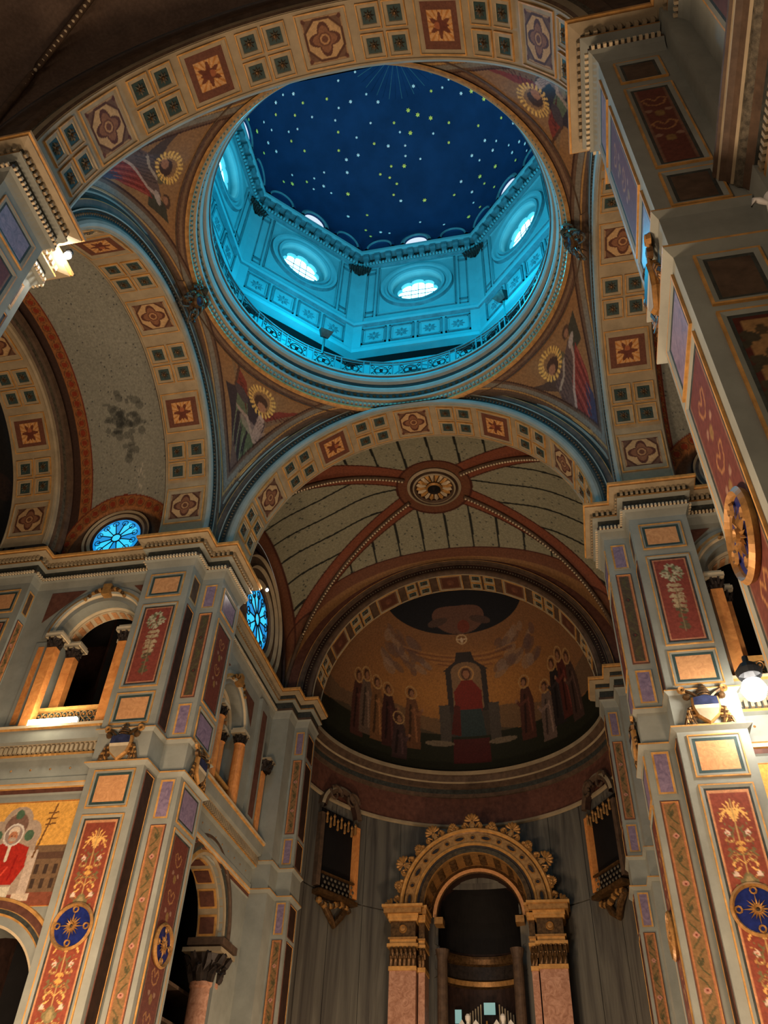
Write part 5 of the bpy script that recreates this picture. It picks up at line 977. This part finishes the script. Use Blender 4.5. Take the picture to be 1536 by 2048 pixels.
# gallery boxes on the apse wall
def apse_box(label, az):
    a = math.radians(az); O = Vector((AR*math.sin(a), 14.2+AR*math.cos(a), 0)); N = (AC-Vector((O.x, O.y, 0))).normalized(); U = Vector((math.cos(a), -math.sin(a), 0)); fr = FR(O, U, N); inn = -1 if az > 0 else 1
    t = thing('apse_balcony', label, 'balcony', group='small balconies on the apse wall')
    mb = MB(); fr.box(mb, -.80, .80, -5.3, -2.5, -.1, .10, 'deep_dark'); mb.build('recess', t)
    for s in (-1, 1): mb = MB(); fr.box(mb, s*.90-.09, s*.90+.09, -5.2, -2.75, .0, .30, 'orange_marble' if s == inn else 'umber'); mb.build('jamb', t)
    mb = MB(); mb.rev(fr.p(0, -2.6), fr.U, fr.Z, fr.N, [(1.05, 0), (1.05, .30), (.95, .36), (.80, .30), (.78, .1)], .15, PI-.15, 24, ['umber', 'stone_tan', 'umber', 'dark_brown']); mb.build('arch_hood', t)
    for s in (-1, 1): mb = MB(); mb.tube([fr.p(s*.45+(.36-.022*q)*math.cos(q*.55), -1.95+(.36-.022*q)*math.sin(q*.55), .34) for q in range(14)], [.07-.003*q for q in range(14)], 'umber', 6); mb.build('volute', t)
    for q in range(9): x = -.72+.18*q; mb = MB(); mb.rev(fr.p(x, -2.75-.12*(q % 2), .30), fr.U, fr.N, fr.Z, [(0, -.34), (.05, -.30), (.03, -.06), (.055, 0), (.03, .06), (0, .1)], 0, 2*PI, 6, 'gilt'); mb.build('tassel', t)
    mb = MB(); fr.box(mb, -.8, .8, -4.78, -4.72, .24, .34, 'bronze'); fr.box(mb, -.8, .8, -5.32, -5.26, .24, .34, 'bronze'); mb.build('rail', t)
    mb = MB()
    for i in range(8):
        for j in range(3): mb.rev(fr.p(-.68+.195*i+.09*(j % 2), -4.88-.15*j, .30), fr.U, fr.Z, fr.N, [(.06, 0), (.03, .03), (0, .03)], 0, 2*PI, 6, 'carved')
    mb.build('lattice', t, kind='stuff')
    mb = MB(); fr.box(mb, -.95, .95, -5.45, -5.32, 0, .40, 'bronze')
    for q in range(12): x = -.7+.127*q; mb.rev(fr.p(x, -5.60-.10*math.sin(q*.55*1.05), .2), fr.U, fr.N, fr.Z, [(0, -.14), (.11, -.06), (.09, .05), (0, .12)], 0, 2*PI, 7, 'bronze' if q % 2 else 'gilt')
    mb.tube([fr.p(-.5, -5.6, .15), fr.p(-.15, -6.0, .2), fr.p(.1, -6.2, .15), fr.p(.35, -5.9, .2), fr.p(.6, -5.6, .15)], .12, 'bronze', 7); mb.build('console', t)
apse_box('small dark balcony with gilded tassels on the left side of the apse', -60)
apse_box('small dark balcony with gilded tassels on the right side of the apse', 60)

# ------------------------------------------------------------ ciborium over the high altar
t = thing('ciborium', 'gilded arched canopy with palmette cresting over the high altar', 'canopy', loc=(.06, 18.0, 0))
CZ = -5.36; Nf = Vector((0, -1, 0))
MB().rev((0, 0, CZ), X3, Z3, Nf, [(2.62, -.9), (2.62, .06), (2.56, .12), (2.50, .12), (2.46, .05), (2.42, .02), (2.10, .02), (2.08, .07), (2.03, .08), (2.0, .0), (1.92, -.02), (1.90, .04), (1.75, .05), (1.73, .0), (1.73, -1.2)], 0, PI, 64,
         ['bronze', 'gilt', 'gold_paint', 'gold_paint', 'bronze', 'gilt', 'gold_paint', 'gold_paint', 'gold_paint', 'bronze_dark', 'dark_brown', 'bronze', 'gilt', 'gilt', 'dark_brown'][:14]).build('arch', t)
for i in range(15):
    q = PI*(i+.5)/15; c = Vector((2.26*math.cos(q), 0, CZ+2.26*math.sin(q))); d = Vector((math.cos(q), 0, math.sin(q))); e = Vector((-d.z, 0, d.x)); w_ = .10 if i % 2 else .19
    MB().add([c+d*.10*math.cos(k)+e*w_*math.sin(k)+Nf*.03 for k in np.linspace(0, 2*PI, 13)[:-1]]+[c+d*.075*math.cos(k)+e*(w_-.025)*math.sin(k)+Nf*.07 for k in np.linspace(0, 2*PI, 13)[:-1]]+[c+d*.055*math.cos(k)+e*(w_-.045)*math.sin(k)+Nf*.035 for k in np.linspace(0, 2*PI, 13)[:-1]], [(k, (k+1) % 12, 12+(k+1) % 12, 12+k) for k in range(12)]+[(12+k, 12+(k+1) % 12, 24+(k+1) % 12, 24+k) for k in range(12)], 'gilt').add([c+d*.06*math.cos(k)+e*(w_-.04)*math.sin(k)+Nf*.045 for k in np.linspace(0, 2*PI, 13)[:-1]], [tuple(range(12))], 'bronze_dark').build('roundel', t)
for i in range(13):
    q = PI*(i+.0)/12; big = i % 2 == 0; d = Vector((math.cos(q), 0, math.sin(q))); e = Vector((-d.z, 0, d.x)); c = Vector((0, -.05, CZ))+d*2.6; L = .56 if big else .30; mb = MB()
    for k in range(-3, 4):
        a = k*.47; f = d*math.cos(a)+e*math.sin(a); b = c+d*L*.42+Nf*.02; mb.tube([b+f*L*u for u in (.06, .2, .36, .46, .52)], [.012, .03*L/.56, .055*L/.56, .05*L/.56, .012], 'gilt', 6)
    for s in (-1, 1):
        mb.tube([c+e*s*(.34*L/.5-.02*q)*.9*math.cos(q*.16)+d*(.02+.13*L/.5*math.sin(q*.5))+Nf*.03 for q in range(7)]+[c+e*s*.06+d*L*.3], [.05, .05, .045, .045, .04, .04, .035, .03], 'gilt', 6)
        mb.rev(c+e*s*L*.5+d*.05, e, d, Nf, [(.085, 0), (.06, .06), (.02, .04), (0, .06)], 0, 2*PI, 8, 'gilt')
    mb.obox(c+d*L*.2, e*.07, d*L*.2, Nf*.03, 'gilt')
    mb.rev(c+d*L*.35, e, d, Nf, [(.06, 0), (.04, .06), (0, .07)], 0, 2*PI, 8, 'gilt'); mb.build('palmette', t)
for s in (-1, 1):
    for k, (x0, x1, y0, y1) in enumerate(((1.98, 2.86, -.2, .75), (1.72, 1.93, .02, .9))):
        xa, xb = sorted((s*x0, s*x1)); mb = MB(); mb.box((xa, y0+.04, ZB), (xb, y1, -7.25), 'pink_marble'); mb.build('column', t)
        mb = MB(); mb.box((xa-.02, y0, -7.35), (xb+.02, y1, -7.22), 'gold_paint')
        for q in range(6 if k == 0 else 2):
            x = xa+(xb-xa)*(q+.5)/(6 if k == 0 else 2)
            for z in (0, 1): mb.tube([(x+.04*z, y0+.02, -7.2+.22*z), (x+.04*z, y0-.05, -7.02+.2*z), (x+.04*z, y0-.15, -6.92+.2*z), (x+.04*z, y0-.13, -6.98+.2*z)], [.06, .065, .05, .02], 'bronze', 5)
        mb.box((xa, y0+.05, -7.3), (xb, y1, -6.65), 'bronze'); mb.build('capital', t)
        mb = MB(); o = .1 if k == 0 else .05
        for z0, z1, e, m in ((-6.66, -6.56, .08, 'gold_paint'), (-6.56, -6.42, .0, 'gold_paint'), (-6.42, -6.36, .05, 'gilt'), (-6.36, -5.86, -.02, 'bronze'), (-5.86, -5.78, .05, 'gold_paint'), (-5.78, -5.64, .08, 'gold_paint'), (-5.64, -5.46, .20, 'gilt'), (-5.46, -5.38, .26, 'gold_paint')): mb.box((xa-e*(1 if k == 0 else .4), y0-e, z0), (xb+e*(1 if k == 0 else .4), y1, z1), m)
        mb.build('entablature', t)
        if k == 0: MB().rev(((xa+xb)/2, y0, -6.1), X3, Z3, Nf, [(.14, 0), (.11, .06), (.08, .02), (0, .03)], 0, 2*PI, 14, 'gilt').build('medallion', t)
MB().rev((0, 1.2, CZ), X3, Z3, Nf, [(2.6, 0), (1.75, 0), (1.72, .0), (1.62, .04), (1.50, .04), (1.46, .0), (1.44, -.6)], 0, PI, 40, ['deep_dark', 'umber', 'bronze', 'tan_marble', 'bronze', 'dark_brown']).build('inner_arch', t)
for s in (-1, 1):
    xa, xb = sorted((s*1.25, s*1.55)); MB().box((xa, 1.0, -5.62), (xb, 1.5, -5.40), 'gilt').build('inner_impost', t); MB().rev((s*1.25, .8, ZB), X3, Y3, Z3, [(.2, 0), (.17, 9.3), (.24, 9.6)], 0, 2*PI, 14, 'umber').build('inner_column', t)
for k in range(30):
    i, j = k % 10, k//10; q = PI*(i+.5)/10; c = Vector((1.71*math.cos(q), .25+.32*j, CZ+1.71*math.sin(q))); d = -Vector((math.cos(q), 0, math.sin(q))); e = Vector((d.z, 0, -d.x)); MB().add([c+e*.13+Vector((0, .12, 0)), c-e*.13+Vector((0, .12, 0)), c-e*.13-Vector((0, .12, 0)), c+e*.13-Vector((0, .12, 0)), c+d*.09], [(0, 1, 4), (1, 2, 4), (2, 3, 4), (3, 0, 4)], 'bronze').build('soffit_boss', t)
# dark niche behind with gilded bands
nb = MB().rev((.06, 19.4, 0), X3, Y3, Z3, [(1.62, ZB), (1.62, -7.2), (1.50, -7.15), (1.46, -7.0), (1.58, -6.92), (1.60, -6.5), (1.50, -6.45), (1.42, -6.30), (1.42, -6.22), (1.6, -6.15)]+[(1.6*math.cos(q), -6.1+2.4*math.sin(q)) for q in np.linspace(0, 1.5, 8)], 0, PI, 32, ['dark_brown', 'bronze', 'gilt', 'bronze', 'bronze_dark', 'bronze', 'bronze', 'bronze', 'dark_brown', 'dark_brown']+['deep_dark']*7).build('wall_niche', kind='structure')
def angel(label, x, s):
    t = thing('angel_statue', label, 'statue', loc=(x, 18.5, -9.9), group='white angel statues over the altar')
    MB().rev((0, 0, 0), X3, Y3, Z3, [(.24, 0), (.27, .1), (.20, .5), (.15, .8), (.17, 1.0), (.15, 1.12), (.06, 1.18), (.055, 1.24)], 0, 2*PI, 16, 'white').build('body', t, smooth=True)
    MB().rev((0, -.02, 1.34), X3, Y3, Z3, [(0, -.12), (.06, -.10), (.09, -.02), (.09, .05), (.05, .11), (0, .12)], 0, 2*PI, 14, 'white').build('head', t, smooth=True)
    for w in (-1, 1):
        MB().add([(w*.05, .12, 1.1), (w*.22, .2, 1.35), (w*.34, .22, 1.2), (w*.30, .2, .7), (w*.16, .16, .35), (w*.08, .13, .8), (w*.2, .13, .95)], [(0, 1, 6), (1, 2, 6), (2, 3, 6), (3, 4, 6), (4, 5, 6), (5, 0, 6)], 'white').build('wing', t)
        MB().tube([(w*.14, 0, 1.06), (w*.2, -.08, .88), (w*.07, -.22, .92), (s*.02, -.26, 1.02)], [.05, .045, .035, .025], 'white', 7).build('arm', t, smooth=True)
angel('white angel statue at the left side of the altar, in the bottom of the canopy', -.35, 1)
angel('white angel statue at the right side of the altar, in the bottom of the canopy', .75, -1)
t = thing('tabernacle', 'dark domed tabernacle between the two white angels', 'tabernacle', loc=(.22, 18.7, -9.9)); MB().rev((0, 0, 0), X3, Y3, Z3, [(.3, 0), (.3, .5), (.34, .55), (.3, .62), (.26, .9), (.14, 1.05), (0, 1.1)], 0, 2*PI, 16, ['gilt', 'gilt', 'gilt', 'bronze_dark', 'bronze_dark', 'bronze_dark']).build('body', t)
MB().tube([(0, 0, 1.08), (0, 0, 1.3)], .03, 'gilt', 6).build('finial', t)
for k, (x0, x1, z0, z1) in enumerate(((-1.0, -.78, -8.35, -7.95), (-.02, .36, -8.1, -7.75), (-1.0, -.6, -8.55, -8.38))):
    tagp(MB().box((x0, 20.3, z0), (x1, 20.34, z1), 'altar_glass').build('glass_panel'), ['pale glowing stained glass pane at the upper left behind the altar', 'pale glowing stained glass pane above the tabernacle', 'narrow glowing glass strip at the lower left behind the altar'][k], 'glass panel')
for s, x in ((0, -.45), (1, .62)):
    t = thing('organ_pipes', ['row of slim pale pipes left of the glowing altar pane', 'row of slim pale pipes right of the glowing altar pane'][s], 'pipes')
    for k in range(6): MB().tube([(x+.09*k-.1, 20.1, -9.4), (x+.09*k-.1, 20.1, -8.15+(.06*k if s == 0 else .06*(5-k)))], .022, 'cream', 6).build('pipe', t)

# ------------------------------------------------------------ nave walls (edges of the view)
def nave(side):
    fr = FR((-6.3, 0, 0), (0, 1, 0), (1, 0, 0)); root = arch_wall(fr, -14.2, -6.2, ZB, .3, [(-9.6, 1.2, -5.1, -2.6)], 'blue_grey', .8).build('wall_nave_'+side, kind='structure')
    panel(root, fr.O, fr.U, fr.N, -7.75, -7.1, -4.6, -1.5, FR_RED, 'brown_red'); panel(root, fr.O, fr.U, fr.N, -7.75, -7.1, -1.35, -.95, FR_LIL, 'lilac_marble')
    mb = MB(); fr.box(mb, -8.1, -7.9, -5.0, -.93, 0, .18, 'pink_marble'); mb.build('strip_pilaster', root)
    entablature(root, [(-6.3, -14.2), (-6.3, -6.3)], 1)
    mb = MB(); prof = [(0, -5.0), (.80, -5.0), (.80, -5.06), (.77, -5.08), (.76, -5.14), (.70, -5.18), (.66, -5.26), (.63, -5.28), (.62, -5.34), (.56, -5.38), (.50, -5.5), (.42, -5.52), (.42, -5.72), (.46, -5.72), (.46, -5.80), (.3, -5.84), (.3, -6.2), (.36, -6.24), (.36, -6.36), (.2, -6.4), (0, -6.6)]
    ms = ['cream', 'umber', 'umber', 'stone_tan', 'umber', 'umber', 'stone_tan', 'carved', 'carved', 'umber', 'dark_frieze', 'dark_frieze', 'gilt', 'gilt', 'blue_grey', 'dark_frieze', 'blue_grey', 'gilt', 'umber', 'blue_grey']
    prof = [(max(0, o-.23), z) for o, z in prof]
    for k in range(len(prof)-1): mb.add([fr.p(s, q[1], q[0]) for q in prof[k:k+2] for s in (-14.2, -6.3)], [(0, 1, 3, 2)], ms[k])
    mb.build('gallery_entablature', root); d = MB()
    for i in range(98): d.obox(fr.p(-14.1+.08*i, -5.62, .22), fr.U*.022, fr.Z*.06, fr.N*.035, 'stone_tan')
    d.build('dentil_course', root, kind='stuff')
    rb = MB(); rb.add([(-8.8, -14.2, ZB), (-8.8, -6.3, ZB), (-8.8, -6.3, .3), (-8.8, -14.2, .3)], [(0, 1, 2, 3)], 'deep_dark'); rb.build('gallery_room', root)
nave('left'); b0 = set(bpy.data.objects); nave('right'); mirror_new(b0, None)

# ------------------------------------------------------------ visible lamps
def spotlight(label, loc, r, power, parent_cat='spotlight', col=WHITE, aim=None, ang=120):
    t = thing('spotlight', label, 'spotlight', loc=loc, group='spotlights on the cornices'); 
    MB().rev((0, 0, 0), X3, Y3, Z3, [(0, -r), (r*.7, -r*.7), (r, 0), (r*.7, r*.7), (0, r)], 0, 2*PI, 16, 'lamp_glow').build('bulb', t, smooth=True)
    MB().rev((0, .0, r*1.15), X3, Y3, Z3, [(r*.9, 0), (r*1.05, r*.5), (r*.6, r*1.1), (0, r*1.2)], 0, 2*PI, 14, 'iron').build('housing', t); MB().tube([(0, 0, r*2.2), (.0, .0, r*3)], r*.25, 'iron', 6).build('bracket', t)
    lamp('spotlight_beam', (loc[0], loc[1], loc[2]-r*1.3), power, col, r)
spotlight('glaring white spotlight on the near left cornice', (-5.10, -4.32, -.05), .075, 45)
spotlight('small white spotlight at the end of the chancel cornice', (-4.52, 6.84, .05), .045, 12)
spotlight('big dazzling lamp beside the far right pier', (7.05, 3.50, -6.15), .24, 34)
t = thing('floodlight_bar', 'long glowing floodlight bar on the left gallery ledge', 'floodlight'); MB().box((-9.0, 4.42, -5.30), (-7.75, 4.50, -5.14), 'bar_glow').build('tube', t); MB().box((-9.05, 4.50, -5.31), (-7.7, 4.56, -5.10), 'iron').build('housing', t)
lamp('floodlight_bar_beam', (-8.4, 4.15, -5.05), 40, (1, .85, .62), .12)
tagp(MB().box((-8.1, 5.9, -5.25), (-7.2, 5.95, -3.9), 'white').build('projection_screen'), 'white rectangular screen standing behind the left gallery railing', 'screen')

t = thing('marble_cherub', 'small white marble cherub at the right edge beside the near right pier', 'statue', loc=(6.0, -6.62, -6.30)); t.scale = (.62, .62, .62)
MB().rev((0, 0, .05), X3, Y3, Z3, [(0, -.13), (.08, -.10), (.11, -.02), (.11, .05), (.07, .12), (0, .14)], 0, 2*PI, 16, 'white').build('head', t, smooth=True)
MB().rev((0, .02, -.25), X3, Y3, Z3, [(0, -.22), (.10, -.18), (.14, -.02), (.12, .12), (.05, .2), (.04, .22)], 0, 2*PI, 14, 'white').build('body', t, smooth=True)
for w_ in (-1, 1): MB().tube([(w_*.08, 0, -.12), (w_*.2, -.02, -.02), (w_*.27, 0, .06), (w_*.34, .02, -.1)], [.04, .06, .05, .015], 'white', 6).build('wing', t, smooth=True)

# ------------------------------------------------------------ drop the unplaced templates
for _o in templates:
    for ch in list(_o.children): bpy.data.objects.remove(ch)
    bpy.data.objects.remove(_o)
